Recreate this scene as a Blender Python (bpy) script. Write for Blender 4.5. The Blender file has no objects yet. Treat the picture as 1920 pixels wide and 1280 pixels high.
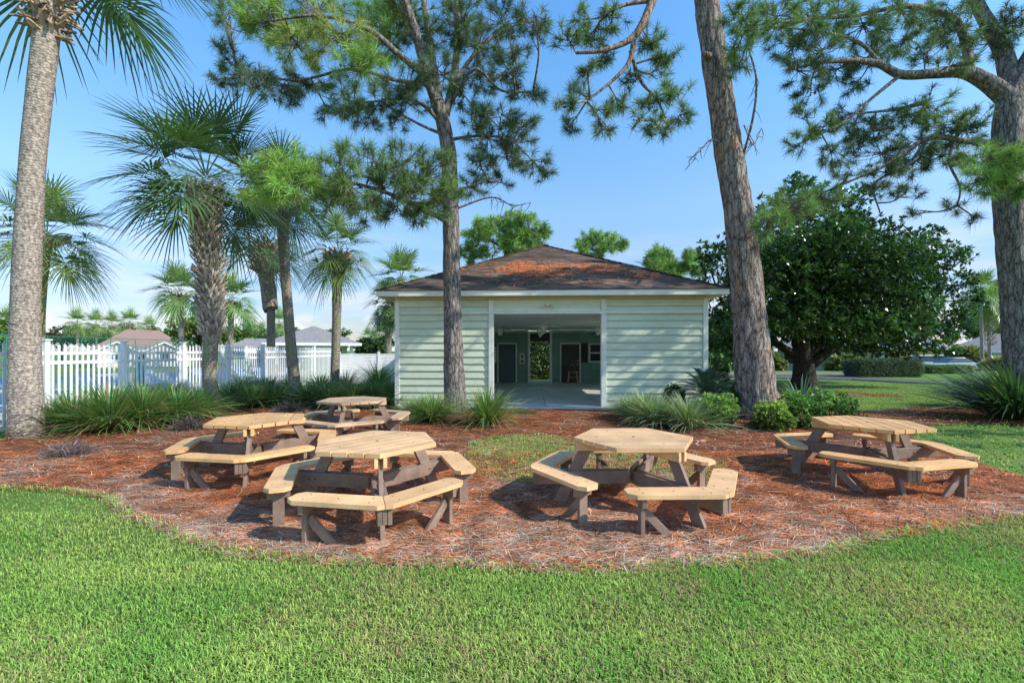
import bpy, bmesh, math, random
import numpy as np
from mathutils import Vector, Matrix, noise as mnoise
random.seed(7)
rng = np.random.default_rng(11)
PI = math.pi
C = bpy.context.scene.collection
F_PX, HOR, CAM_H, CX = 840.0, 657.0, 1.72, 960.0      # photo measurements used to lay the place out
R = math.radians

def at(px, py, Y):
    return Vector(((px - CX) * Y / F_PX, Y, CAM_H + (HOR - py) * Y / F_PX))
def gnd(px, py):
    Y = F_PX * CAM_H / (py - HOR)
    return ((px - CX) * Y / F_PX, Y)
def gz(y):                                              # the land falls about a metre beyond the lawn
    t = min(1.0, max(0.0, (y - 36.0) / 22.0)); return -1.0 * t * t * (3 - 2 * t)

# ------------------------------------------------------------------ objects
def tag(o, label=None, cat=None, group=None, kind=None):
    if label: o['label'] = label
    if cat: o['category'] = cat
    if group: o['group'] = group
    if kind: o['kind'] = kind
    return o
def thing(name, label, cat, loc=(0, 0, 0), rotz=0.0, group=None):
    o = bpy.data.objects.new(name, None); C.objects.link(o)
    o.empty_display_size = 0.2
    o.location = loc; o.rotation_euler = (0, 0, rotz)
    return tag(o, label, cat, group)
def dup(root, loc, rotz=0.0, scale=1.0, label=None, group=None):
    r = root.copy(); C.objects.link(r); r.location = loc; r.rotation_euler = (0, 0, rotz)
    r.scale = (scale, scale, scale) if not isinstance(scale, tuple) else scale
    if label: r['label'] = label
    if group: r['group'] = group
    for ch in list(root.children):
        c = ch.copy(); C.objects.link(c); c.parent = r
        for g in list(ch.children):
            d = g.copy(); C.objects.link(d); d.parent = c
    return r

class M:
    """collects faces for ONE mesh object"""
    def __init__(s): s.V = []; s.F = []; s.C = []; s.n = 0
    def add(s, V, F, col=(1, 1, 1), mi=0):
        V = np.asarray(V, np.float32).reshape(-1, 3)
        F = np.asarray(F, np.int64)
        if F.ndim == 1: F = F[None, :]
        c = np.asarray(col, np.float32)
        if c.ndim == 1: c = np.tile(c, (len(V), 1))
        s.V.append(V); s.F.append((F + s.n, mi)); s.C.append(c); s.n += len(V)
    def box(s, c, d, mat=None, col=(1, 1, 1), mi=0):
        v = np.array([[x, y, z] for x in (-.5, .5) for y in (-.5, .5) for z in (-.5, .5)]) * np.array(d)
        if mat is not None:
            A = np.array(mat.to_3x3()); v = v @ A.T
        v = v + np.array(c)
        s.add(v, [[0, 1, 3, 2], [4, 6, 7, 5], [0, 4, 5, 1], [2, 3, 7, 6], [0, 2, 6, 4], [1, 5, 7, 3]], col, mi)
    def beam(s, a, b, w, h, side, col=(1, 1, 1), mi=0):
        """board from a to b: w along `side`, h along the third direction"""
        a = np.array(a, float); b = np.array(b, float); d = b - a; d /= np.linalg.norm(d)
        u = np.array(side, float); u = u - d * u.dot(d); u /= np.linalg.norm(u); k = np.cross(d, u)
        v = [p + u * sx * w / 2 + k * sy * h / 2 for p in (a, b) for sx in (-1, 1) for sy in (-1, 1)]
        s.add(v, [[0, 1, 3, 2], [4, 6, 7, 5], [0, 4, 5, 1], [2, 3, 7, 6], [0, 2, 6, 4], [1, 5, 7, 3]], col, mi)
    def prism(s, poly, z0, z1, mat=None, col=(1, 1, 1), mi=0):
        n = len(poly)
        v = np.array([[p[0], p[1], z0] for p in poly] + [[p[0], p[1], z1] for p in poly], float)
        if mat is not None:
            A = np.array(mat); v = v @ A[:3, :3].T + A[:3, 3]
        s.add(v, [list(range(n))[::-1]], col, mi); k = s.n - 2 * n
        s.F.append((np.array([[k + n + i for i in range(n)]]), mi))
        s.F.append((np.array([[k + i, k + (i + 1) % n, k + n + (i + 1) % n, k + n + i] for i in range(n)]), mi))
    def tube(s, pts, rad, seg=10, cap=True, col=(1, 1, 1), rough=0.0, rscale=3.0, mi=0, seed=0.0):
        pts = np.array([tuple(p) for p in pts], float); n = len(pts)
        rad = np.ones(n) * rad if np.isscalar(rad) else np.array(rad, float)
        T = np.gradient(pts, axis=0); T /= np.linalg.norm(T, axis=1)[:, None] + 1e-9
        ref = np.array([1., 0, 0]) if abs(T[0][0]) < .8 else np.array([0, 1., 0])
        V = []; u = ref
        for i in range(n):
            u = u - T[i] * u.dot(T[i]); u /= np.linalg.norm(u); w = np.cross(T[i], u)
            a = np.arange(seg) * 2 * PI / seg
            r = np.full(seg, rad[i])
            if rough:
                for j in range(seg):
                    q = Vector((math.cos(a[j]) * rad[i] * rscale * 3 + seed, math.sin(a[j]) * rad[i] * rscale * 3, pts[i][2] * rscale * .5))
                    r[j] *= 1 + rough * (mnoise.noise(q) + .5 * mnoise.noise(q * 2.3))
            V.append(pts[i] + (np.cos(a) * r)[:, None] * u + (np.sin(a) * r)[:, None] * w)
        V = np.concatenate(V)
        i = np.arange(n - 1)[:, None] * seg; j = np.arange(seg)[None, :]; j2 = (j + 1) % seg
        F = np.stack([i + j, i + j2, i + seg + j2, i + seg + j], -1).reshape(-1, 4)
        base = s.n; s.add(V, F, col, mi)
        if cap:
            s.F.append((np.array([[base + k for k in range(seg)][::-1]]), mi))
            s.F.append((np.array([[base + (n - 1) * seg + k for k in range(seg)]]), mi))
    def strips(s, P, W, S, col, mi=0):
        """N ribbons: P (N,K,3) centre lines, W (N,K) or (K,) widths, S (N,3) side directions, col (N,3) or (N,K,3)"""
        P = np.asarray(P, np.float32); N, K = P.shape[:2]
        if N == 0: return
        W = np.broadcast_to(np.asarray(W, np.float32), (N, K))
        S = np.asarray(S, np.float32)
        if S.ndim == 2: S = S[:, None, :]
        V = np.stack([P - S * W[..., None] / 2, P + S * W[..., None] / 2], 2).reshape(-1, 3)
        col = np.asarray(col, np.float32)
        if col.ndim == 1: col = np.tile(col, (N, 1))
        if col.ndim == 2: col = np.repeat(col[:, None, :], K, 1)
        cc = np.repeat(col.reshape(-1, 3), 2, 0)
        b = (np.arange(N) * K * 2)[:, None] + (np.arange(K - 1) * 2)[None, :]; b = b.reshape(-1)
        s.add(V, np.stack([b, b + 1, b + 3, b + 2], -1), cc, mi)
    def build(s, name, mats, parent=None, smooth=False, bevel=0.0, origin=None):
        me = bpy.data.meshes.new(name)
        V = np.concatenate(s.V); Cc = np.concatenate(s.C)
        if origin is not None: V = V - np.array(origin, np.float32)
        lens = np.concatenate([np.full(len(f), f.shape[1]) for f, _ in s.F])
        idx = np.concatenate([f.reshape(-1) for f, _ in s.F])
        mis = np.concatenate([np.full(len(f), mi) for f, mi in s.F])
        me.vertices.add(len(V)); me.vertices.foreach_set('co', V.astype(np.float32).reshape(-1))
        me.loops.add(len(idx)); me.loops.foreach_set('vertex_index', idx.astype(np.int32))
        me.polygons.add(len(lens))
        st = np.concatenate([[0], np.cumsum(lens)[:-1]])
        me.polygons.foreach_set('loop_start', st.astype(np.int32))
        me.polygons.foreach_set('material_index', mis.astype(np.int32))
        me.polygons.foreach_set('use_smooth', np.full(len(lens), bool(smooth)))
        a = me.color_attributes.new('Col', 'FLOAT_COLOR', 'POINT')
        a.data.foreach_set('color', np.concatenate([Cc, np.ones((len(Cc), 1), np.float32)], 1).astype(np.float32).reshape(-1))
        me.update(calc_edges=True); me.validate()
        if not isinstance(mats, (list, tuple)): mats = [mats]
        for m in mats: me.materials.append(m)
        o = bpy.data.objects.new(name, me); C.objects.link(o)
        if parent is not None: o.parent = parent
        if bevel:
            b = o.modifiers.new('bevel', 'BEVEL'); b.width = bevel; b.segments = 2; b.limit_method = 'ANGLE'; b.angle_limit = R(40)
        return o

def catmull(pts, n=6):
    P = np.array([tuple(p) for p in pts], float)
    P = np.vstack([2 * P[0] - P[1], P, 2 * P[-1] - P[-2]]); out = []
    for i in range(1, len(P) - 2):
        p0, p1, p2, p3 = P[i - 1:i + 3]
        for t in np.linspace(0, 1, n, endpoint=False):
            out.append(.5 * (2 * p1 + (p2 - p0) * t + (2 * p0 - 5 * p1 + 4 * p2 - p3) * t * t + (3 * p1 - p0 - 3 * p2 + p3) * t ** 3))
    out.append(P[-2]); return np.array(out)
def unit(v): return v / (np.linalg.norm(v, axis=-1, keepdims=True) + 1e-9)
def inpoly(x, y, poly):
    x = np.asarray(x); y = np.asarray(y); r = np.zeros(x.shape, bool); n = len(poly); j = n - 1
    for i in range(n):
        xi, yi = poly[i]; xj, yj = poly[j]
        with np.errstate(divide='ignore', invalid='ignore'):
            r ^= ((yi > y) != (yj > y)) & (x < (xj - xi) * (y - yi) / (yj - yi + 1e-12) + xi)
        j = i
    return r
def vnoise(x, y, sc, seed=0.0):
    return np.array([mnoise.noise(Vector((a * sc + seed, b * sc - seed, seed))) for a, b in zip(x, y)])

# ------------------------------------------------------------------ materials
def mat(name):
    m = bpy.data.materials.new(name); m.use_nodes = True
    return m, m.node_tree.nodes, m.node_tree.links, m.node_tree.nodes['Principled BSDF']
def node(N, t, **kw):
    n = N.new(t)
    for k, v in kw.items():
        if k in n.inputs: n.inputs[k].default_value = v
        else: setattr(n, k, v)
    return n
def ramp(N, L, src, stops):
    r = N.new('ShaderNodeValToRGB'); e = r.color_ramp.elements
    while len(e) < len(stops): e.new(.5)
    for i, (p, c) in enumerate(stops): e[i].position = p; e[i].color = (*c, 1)
    L.new(src, r.inputs[0]); return r.outputs[0]
def mul(N, L, a, b, f=1.0):
    x = N.new('ShaderNodeMix'); x.data_type = 'RGBA'; x.blend_type = 'MULTIPLY'; x.inputs[0].default_value = f
    L.new(a, x.inputs[6]); L.new(b, x.inputs[7]); return x.outputs[2]
def coords(N, L, scale=(1, 1, 1)):
    t = N.new('ShaderNodeTexCoord'); mp = N.new('ShaderNodeMapping'); mp.inputs['Scale'].default_value = scale
    L.new(t.outputs['Object'], mp.inputs[0]); return mp.outputs[0]
def bump(N, L, b, h, strength=.3, dist=.01):
    n = N.new('ShaderNodeBump'); n.inputs['Strength'].default_value = strength; n.inputs['Distance'].default_value = dist
    L.new(h, n.inputs['Height']); L.new(n.outputs[0], b.inputs['Normal'])
def plain(name, c, rough=.6, var=.18, scale=6.0, stretch=(1, 1, 1), bmp=.0, spec=.4, metal=0.0, use_col=True, fine=60.0):
    """painted / sawn surface: base colour broken by two noises, times the mesh's own tint"""
    m, N, L, b = mat(name)
    co = coords(N, L, stretch)
    n1 = node(N, 'ShaderNodeTexNoise', Scale=scale, Detail=6.0); L.new(co, n1.inputs[0])
    n2 = node(N, 'ShaderNodeTexNoise', Scale=fine, Detail=3.0); L.new(co, n2.inputs[0])
    lo = tuple(x * (1 - var) for x in c); hi = tuple(min(1, x * (1 + var)) for x in c)
    o = ramp(N, L, n1.outputs[0], [(.3, lo), (.7, hi)])
    o2 = ramp(N, L, n2.outputs[0], [(.3, (1 - var * .6,) * 3), (.7, (1 + var * .3,) * 3)])
    o = mul(N, L, o, o2)
    if use_col:
        a = N.new('ShaderNodeVertexColor'); a.layer_name = 'Col'; o = mul(N, L, o, a.outputs[0])
    L.new(o, b.inputs['Base Color'])
    b.inputs['Roughness'].default_value = rough; b.inputs['Specular IOR Level'].default_value = spec; b.inputs['Metallic'].default_value = metal
    if bmp: bump(N, L, b, n2.outputs[0], bmp, .004)
    return m
def foliage(name, rough=.5, trans=.3, tint=(1.3, 1.5, .6), spec=.35):
    m, N, L, b = mat(name)
    a = N.new('ShaderNodeVertexColor'); a.layer_name = 'Col'
    L.new(a.outputs[0], b.inputs['Base Color'])
    b.inputs['Roughness'].default_value = rough; b.inputs['Specular IOR Level'].default_value = spec
    t = N.new('ShaderNodeBsdfTranslucent')
    x = N.new('ShaderNodeMix'); x.data_type = 'RGBA'; x.blend_type = 'MULTIPLY'; x.inputs[0].default_value = 1
    L.new(a.outputs[0], x.inputs[6]); x.inputs[7].default_value = (*tint, 1); L.new(x.outputs[2], t.inputs[0])
    mx = N.new('ShaderNodeMixShader'); mx.inputs[0].default_value = trans
    L.new(b.outputs[0], mx.inputs[1]); L.new(t.outputs[0], mx.inputs[2])
    L.new(mx.outputs[0], N['Material Output'].inputs[0]); return m
def bark(name, dark, mid, light, sx=9.0, sz=2.2, strength=.9, orange=None):
    m, N, L, b = mat(name)
    co = coords(N, L, (sx, sx, sz))
    def warp(src, scale, amt):
        w = node(N, 'ShaderNodeTexNoise', Scale=scale, Detail=5.0); L.new(src, w.inputs[0])
        ad = N.new('ShaderNodeMix'); ad.data_type = 'RGBA'; ad.blend_type = 'ADD'; ad.inputs[0].default_value = amt
        L.new(src, ad.inputs[6]); L.new(w.outputs[1], ad.inputs[7]); return ad.outputs[2]
    c1 = warp(warp(co, .6, 1.8), 1.9, 1.1)
    v = node(N, 'ShaderNodeTexVoronoi', Scale=.75, feature='DISTANCE_TO_EDGE'); L.new(c1, v.inputs[0])
    v2 = node(N, 'ShaderNodeTexVoronoi', Scale=.75); L.new(c1, v2.inputs[0])
    vf = node(N, 'ShaderNodeTexVoronoi', Scale=2.1, feature='DISTANCE_TO_EDGE'); L.new(c1, vf.inputs[0])
    n = node(N, 'ShaderNodeTexNoise', Scale=3.2, Detail=10.0, Roughness=.7); L.new(co, n.inputs[0])
    big = node(N, 'ShaderNodeTexNoise', Scale=.35, Detail=3.0); L.new(co, big.inputs[0])
    c = ramp(N, L, v.outputs['Distance'], [(.0, dark), (.07, mid), (.40, light)])
    if orange:
        sp = N.new('ShaderNodeSeparateColor'); L.new(v2.outputs['Color'], sp.inputs[0])
        f = ramp(N, L, sp.outputs[0], [(.45, (0,) * 3), (.95, (.75,) * 3)])
        f = mul(N, L, f, ramp(N, L, big.outputs[0], [(.35, (0,) * 3), (.6, (1,) * 3)]))
        f = mul(N, L, f, ramp(N, L, v.outputs['Distance'], [(.04, (0,) * 3), (.12, (1,) * 3)]))
        x = N.new('ShaderNodeMix'); x.data_type = 'RGBA'; L.new(f, x.inputs[0]); L.new(c, x.inputs[6]); x.inputs[7].default_value = (*orange, 1); c = x.outputs[2]
    c = mul(N, L, c, ramp(N, L, vf.outputs['Distance'], [(.0, (.5,) * 3), (.14, (1.05,) * 3)]))
    c = mul(N, L, c, ramp(N, L, n.outputs[0], [(.32, (.42,) * 3), (.68, (1.45,) * 3)]))
    L.new(c, b.inputs['Base Color']); b.inputs['Roughness'].default_value = .95; b.inputs['Specular IOR Level'].default_value = .1
    h = N.new('ShaderNodeMath'); h.operation = 'MULTIPLY_ADD'; L.new(v.outputs['Distance'], h.inputs[0]); h.inputs[1].default_value = 1.5; L.new(n.outputs[0], h.inputs[2])
    bump(N, L, b, h.outputs[0], strength, .05); return m
def ringbark(name, a, bcol, moss=None):
    m, N, L, b = mat(name)
    co = coords(N, L, (1, 1, 1))
    w = node(N, 'ShaderNodeTexNoise', Scale=3.0, Detail=4.0); L.new(co, w.inputs[0])
    wv = node(N, 'ShaderNodeTexWave', Scale=5.5, Distortion=9.0, Detail=4.0, bands_direction='Z'); wv.inputs['Detail Scale'].default_value = 2.5; L.new(co, wv.inputs[0])
    n = node(N, 'ShaderNodeTexNoise', Scale=22.0, Detail=6.0); L.new(coords(N, L, (1, 1, .6)), n.inputs[0])
    c = ramp(N, L, wv.outputs[1], [(.05, tuple(x * .72 for x in a)), (.3, a), (.9, bcol)])
    c = mul(N, L, c, ramp(N, L, n.outputs[0], [(.33, (.5,) * 3), (.66, (1.35,) * 3)]))
    if moss:
        x = N.new('ShaderNodeMix'); x.data_type = 'RGBA'; L.new(ramp(N, L, w.outputs[0], [(.5, (0,) * 3), (.62, (.8,) * 3)]), x.inputs[0])
        L.new(c, x.inputs[6]); x.inputs[7].default_value = (*moss, 1); c = x.outputs[2]
    L.new(c, b.inputs['Base Color']); b.inputs['Roughness'].default_value = .95; b.inputs['Specular IOR Level'].default_value = .1
    h = N.new('ShaderNodeMath'); h.operation = 'ADD'; L.new(wv.outputs[1], h.inputs[0]); L.new(n.outputs[0], h.inputs[1])
    bump(N, L, b, h.outputs[0], .4, .02); return m
# ================================================================== camera, light, sky
cam = bpy.data.cameras.new('camera'); cam.sensor_width = 36; cam.lens = 36 * F_PX / 1920; cam.shift_y = 17 / 1920
cam.clip_end = 3000; cam.clip_start = .05
co_ = bpy.data.objects.new('camera', cam); C.objects.link(co_); co_.location = (0, 0, CAM_H); co_.rotation_euler = (PI / 2, 0, 0)
sc = bpy.context.scene; sc.camera = co_
sc.view_settings.view_transform = 'Standard'; sc.view_settings.look = 'None'; sc.view_settings.exposure = 0
SUN_EL, SUN_AZ = 37.0, 112.0                            # azimuth clockwise from +Y
sd = Vector((math.sin(R(SUN_AZ)) * math.cos(R(SUN_EL)), math.cos(R(SUN_AZ)) * math.cos(R(SUN_EL)), math.sin(R(SUN_EL))))
sl = bpy.data.lights.new('sun', 'SUN'); sl.energy = 5.0; sl.angle = R(.5); sl.color = (1, .94, .83)
so = bpy.data.objects.new('sun', sl); C.objects.link(so); so.rotation_euler = sd.to_track_quat('Z', 'Y').to_euler(); so.location = (20, -5, 20)
w = bpy.data.worlds.new('World'); sc.world = w; w.use_nodes = True
N, L = w.node_tree.nodes, w.node_tree.links; bg = N['Background']
sky = N.new('ShaderNodeTexSky'); sky.sky_type = 'NISHITA'; sky.sun_disc = False
sky.sun_elevation = R(SUN_EL); sky.sun_rotation = R(SUN_AZ); sky.air_density = 1.0; sky.dust_density = .6; sky.ozone_density = 1.6
tc = N.new('ShaderNodeTexCoord'); sep = N.new('ShaderNodeSeparateXYZ'); L.new(tc.outputs['Generated'], sep.inputs[0])
mp = N.new('ShaderNodeMapping'); mp.inputs['Scale'].default_value = (2.2, 2.2, 13); L.new(tc.outputs['Generated'], mp.inputs[0])
cn = node(N, 'ShaderNodeTexNoise', Scale=1.6, Detail=8.0, Roughness=.58); L.new(mp.outputs[0], cn.inputs[0])
c1 = ramp(N, L, cn.outputs[0], [(.43, (0,) * 3), (.66, (1,) * 3)])
band = ramp(N, L, sep.outputs[2], [(.0, (.75,) * 3), (.12, (.65,) * 3), (.19, (.4,) * 3), (.25, (.0,) * 3)])
mp2 = N.new('ShaderNodeMapping'); mp2.inputs['Scale'].default_value = (7, 7, 12); L.new(tc.outputs['Generated'], mp2.inputs[0])
pn = node(N, 'ShaderNodeTexNoise', Scale=1.7, Detail=9.0, Roughness=.55); L.new(mp2.outputs[0], pn.inputs[0])
p1 = ramp(N, L, pn.outputs[0], [(.47, (0,) * 3), (.56, (1,) * 3)])
band2 = ramp(N, L, sep.outputs[2], [(.0, (1,) * 3), (.05, (1,) * 3), (.085, (.0,) * 3), (.2, (0,) * 3)])
fa = mul(N, L, c1, band); fb = mul(N, L, p1, band2)
mx = N.new('ShaderNodeMix'); mx.data_type = 'RGBA'; mx.blend_type = 'LIGHTEN'; mx.inputs[0].default_value = 1; L.new(fa, mx.inputs[6]); L.new(fb, mx.inputs[7])
tcol = ramp(N, L, sep.outputs[2], [(.0, (.36, .37, .42)), (.05, (.375, .385, .44)), (.115, (.40, .44, .55)), (.29, (.62, .73, .76)), (.48, (.56, .87, .98)), (.62, (.53, .90, 1.12)), (.72, (.40, .66, .85)), (1.0, (.26, .42, .58))])
tint = N.new('ShaderNodeMix'); tint.data_type = 'RGBA'; tint.blend_type = 'MULTIPLY'; tint.inputs[0].default_value = 1
L.new(sky.outputs[0], tint.inputs[6]); L.new(tcol, tint.inputs[7])
fin = N.new('ShaderNodeMix'); fin.data_type = 'RGBA'; L.new(mx.outputs[2], fin.inputs[0]); L.new(tint.outputs[2], fin.inputs[6]); fin.inputs[7].default_value = (3.05, 3.15, 3.3, 1)
L.new(fin.outputs[2], bg.inputs[0]); bg.inputs[1].default_value = .32

# ================================================================== ground sheets
def px_poly(pts): return [gnd(*p) for p in pts]
def jitter_outline(poly, step=.12, amp=.05, seed=3.0):
    out = []
    for i in range(len(poly)):
        a = np.array(poly[i]); b = np.array(poly[(i + 1) % len(poly)]); n = max(1, int(np.linalg.norm(b - a) / step))
        n = min(n, 160)
        for k in range(n):
            p = a + (b - a) * k / n
            out.append((p[0] + amp * mnoise.noise(Vector((p[0] * 4, p[1] * 4, seed))), p[1] + amp * mnoise.noise(Vector((p[0] * 4, p[1] * 4, seed + 9)))))
    return out
def sheet(name, poly, z, m, kind='structure'):
    bm = bmesh.new(); vs = [bm.verts.new((x, y, z + gz(y))) for x, y in poly]
    f = bm.faces.new(vs); f.normal_update()
    if f.normal.z < 0: f.normal_flip()
    bmesh.ops.triangulate(bm, faces=[f])
    me = bpy.data.meshes.new(name); bm.to_mesh(me); bm.free(); me.materials.append(m)
    o = bpy.data.objects.new(name, me); C.objects.link(o); tag(o, kind=kind); return o
def ground_mat(name, stops1, stops2, s1=1.2, s2=90.0, rough=.95, bstr=.6, stretch=(1, 1, 1), dist=.03):
    m, N, L, b = mat(name)
    co = coords(N, L, stretch)
    n1 = node(N, 'ShaderNodeTexNoise', Scale=s1, Detail=7.0, Roughness=.6); L.new(co, n1.inputs[0])
    n2 = node(N, 'ShaderNodeTexNoise', Scale=s2, Detail=5.0, Roughness=.7); L.new(co, n2.inputs[0])
    c = mul(N, L, ramp(N, L, n1.outputs[0], stops1), ramp(N, L, n2.outputs[0], stops2))
    L.new(c, b.inputs['Base Color']); b.inputs['Roughness'].default_value = rough; b.inputs['Specular IOR Level'].default_value = .1
    bump(N, L, b, n2.outputs[0], bstr, dist); return m
lawn_m = ground_mat('lawn', [(.25, (.10, .17, .04)), (.5, (.135, .24, .05)), (.68, (.20, .27, .07)), (.8, (.28, .25, .11))], [(.3, (.55,) * 3), (.7, (1.35,) * 3)], s1=.9, s2=42.0)
mulch_m = ground_mat('pine_straw', [(.3, (.15, .05, .026)), (.5, (.21, .08, .042)), (.7, (.27, .17, .12))], [(.3, (.35,) * 3), (.7, (1.5,) * 3)], s1=1.1, s2=34.0, bstr=.9)
asph_m = ground_mat('asphalt', [(.3, (.085, .085, .1)), (.7, (.115, .115, .13))], [(.3, (.8,) * 3), (.7, (1.2,) * 3)], s1=.6, s2=60.0, bstr=.2)
conc_m = ground_mat('concrete', [(.3, (.34, .33, .30)), (.7, (.44, .42, .39))], [(.3, (.85,) * 3), (.7, (1.12,) * 3)], s1=1.0, s2=40.0, bstr=.15)
deck_m = ground_mat('pool_deck', [(.3, (.55, .50, .42)), (.7, (.66, .61, .54))], [(.3, (.9,) * 3), (.7, (1.1,) * 3)], s1=.5, s2=40.0, bstr=.1)

m = M()
ys = [-40, -5, 0, 5, 10, 20, 34] + list(range(36, 60, 2)) + [60, 100, 300, 2000]
xs = [-2000, -300, -60, -20, 0, 20, 60, 300, 2000]
V = [(x, y, gz(y)) for y in ys for x in xs]; nx = len(xs)
m.add(V, [[j * nx + i, j * nx + i + 1, (j + 1) * nx + i + 1, (j + 1) * nx + i] for j in range(len(ys) - 1) for i in range(nx - 1)])
tag(m.build('lawn_ground', lawn_m, smooth=True), kind='structure')

MULCH_PX = [(-420, 912), (0, 918), (70, 919), (130, 922), (175, 928), (205, 936), (222, 948), (235, 962), (275, 980), (330, 1002), (380, 1018), (430, 1034), (520, 1051), (610, 1057), (700, 1060), (800, 1061), (900, 1065), (1000, 1070), (1090, 1073), (1200, 1068),
            (1300, 1061), (1400, 1051), (1500, 1041), (1570, 1030), (1625, 1013), (1690, 1002), (1750, 992), (1830, 982), (1920, 974), (2050, 966), (2150, 940),
            (2050, 922), (1920, 898), (1870, 882), (1835, 872), (1770, 850), (1720, 824), (1695, 804), (1665, 784), (1610, 770), (1560, 764), (1450, 762), (1380, 760), (1330, 764), (1326, 768), (738, 765), (734, 748), (700, 744), (640, 737), (560, 733), (480, 738), (420, 746), (330, 757), (230, 775), (110, 800), (0, 826), (-300, 850)]
MULCH = px_poly(MULCH_PX)
mulch_outline = jitter_outline(MULCH, .10, .05)
sheet('pine_straw_bed', mulch_outline, .006, mulch_m)
PATCH_PX = [(862, 862), (882, 832), (920, 822), (960, 817), (1010, 815), (1060, 822), (1120, 838), (1200, 846), (1320, 856), (1365, 872), (1362, 896), (1300, 912), (1200, 918), (1090, 916), (1000, 911), (940, 904), (890, 894)]
PATCH = px_poly(PATCH_PX)
dry_m = ground_mat('dry_turf', [(.3, (.26, .13, .06)), (.48, (.30, .25, .09)), (.7, (.22, .32, .08))], [(.3, (.5,) * 3), (.7, (1.4,) * 3)], s1=2.6, s2=42.0)
sheet('grass_patch', jitter_outline(PATCH, .08, .30, 8.0), .011, dry_m)
STRAW2_PX = [(1500, 790), (1600, 772), (1655, 768), (1740, 763), (1830, 766), (1930, 776), (2080, 790), (2080, 812), (1930, 800), (1860, 795), (1790, 797), (1720, 800), (1690, 800)]
STRAW2 = px_poly(STRAW2_PX)
sheet('straw_strip', jitter_outline(STRAW2, .12, .25, 5.0), .011, mulch_m)
STRAW3_PX = [(1440, 738), (1520, 733), (1600, 735), (1690, 741), (1695, 745), (1600, 742), (1520, 741)]
STRAW3 = px_poly(STRAW3_PX)
sheet('straw_under_tree', jitter_outline(STRAW3, .3, .5, 2.0), .009, mulch_m)
road = px_poly([(1200, 702), (1600, 702.3), (1606, 707), (1690, 711), (1850, 717), (2300, 737), (2300, 747), (1850, 723.5), (1700, 717.5), (1600, 712), (1440, 708.8), (1200, 708.8)])
sheet('road', road, .008, asph_m)
def kerb(pxs, name):
    m = M(); P = [gnd(*p) for p in pxs]
    for a, b in zip(P[:-1], P[1:]):
        m.beam((a[0], a[1], .04), (b[0], b[1], .04), .22, .14, (-(b[1] - a[1]), b[0] - a[0], 0))
    o = m.build(name, conc_m); tag(o, kind='structure')
kerb([(1200, 701.3), (1600, 701.5)], 'far_kerb')
kerb([(2300, 748.5), (1850, 724.5), (1700, 718.3), (1600, 712.8), (1440, 709.6), (1200, 709.6)], 'near_kerb')
sheet('pool_deck', [(-60, 9), (-10.9, 9), (-9.6, 22.8), (-5, 23.6), (-3, 30), (-6, 44), (-60, 44)], .01, deck_m)
sheet('pool_water', [(-30, 20), (-19, 20), (-17, 34), (-30, 34)], .02, plain('water', (.06, .30, .38), rough=.08, var=.1, use_col=False))

# ---------------------------------------------------------------- grass blades
leaf_m = foliage('grass_blade', rough=.55, trans=.35, tint=(1.25, 1.4, .7))
straw_m = foliage('straw_needle', rough=.7, trans=.12, tint=(1.1, .9, .7), spec=.2)
def scatter(n, x0, x1, y0, y1): return rng.uniform(x0, x1, n), rng.uniform(y0, y1, n)
def grass(name, x, y, h, wdt, dead=.22, dark=1.0, z0=.0):
    N = len(x); az = rng.uniform(0, 2 * PI, N); lean = rng.uniform(.15, 1.0, N) ** 1.0
    d = np.stack([np.cos(az), np.sin(az), 0 * az], 1); hh = h * rng.uniform(.55, 1.25, N); ww = wdt * rng.uniform(.7, 1.3, N)
    B = np.stack([x, y, np.full(N, z0)], 1)
    P = np.stack([B, B + d * (hh * lean * .35)[:, None] + np.array([0, 0, 1.]) * (hh * .6)[:, None], B + d * (hh * lean)[:, None] + np.array([0, 0, 1.]) * (hh * (1.05 - .45 * lean))[:, None]], 1)
    ta = az + PI / 2 + rng.uniform(-.7, .7, N); S = np.stack([np.cos(ta), np.sin(ta), 0 * ta], 1)
    nz = vnoise(x, y, .9, 2.0) + .6 * vnoise(x, y, 3.1, 5.0)
    t = np.clip(.5 + .55 * nz, 0, 1)[:, None]
    col = (1 - t) * np.array([.23, .48, .09]) + t * np.array([.54, .64, .18])
    col = col * rng.uniform(.65, 1.35, (N, 1))
    dd = rng.uniform(0, 1, N) < dead * (.25 + 2.6 * np.clip(.35 + .9 * vnoise(x, y, .75, 21.0) + .5 * vnoise(x, y, 2.9, 3.0) + .06 * x, 0, 1) ** 1.5)
    col[dd] = np.array([.55, .44, .22]) * rng.uniform(.6, 1.25, (dd.sum(), 1))
    cc = np.stack([col * .16, col * .95, col * 1.5], 1) * dark  # shade between blades painted into the roots, highlights into the tips
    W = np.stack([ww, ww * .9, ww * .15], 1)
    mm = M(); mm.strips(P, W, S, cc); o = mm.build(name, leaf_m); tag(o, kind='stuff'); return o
def keep(x, y, poly_in=None, poly_out=None):
    k = np.abs(x) < 1.22 * y + .8
    if poly_in is not None: k &= inpoly(x, y, poly_in)
    if poly_out is not None: k &= ~inpoly(x, y, poly_out)
    return x[k], y[k]
gx, gy = [], []
for (n, y0, y1) in ((72000, 2.05, 2.7), (84000, 2.7, 3.6), (64000, 3.6, 4.7), (32000, 4.7, 6.4)):
    a, b = scatter(n, -1.25 * y1 - .5, 1.25 * y1 + .5, y0, y1); a, b = keep(a, b, None, mulch_outline); gx.append(a); gy.append(b)
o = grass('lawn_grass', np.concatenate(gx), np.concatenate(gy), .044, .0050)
tag(o, 'short sunlit green lawn grass in the foreground, curving around the pine straw bed', 'grass', kind='stuff')
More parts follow.
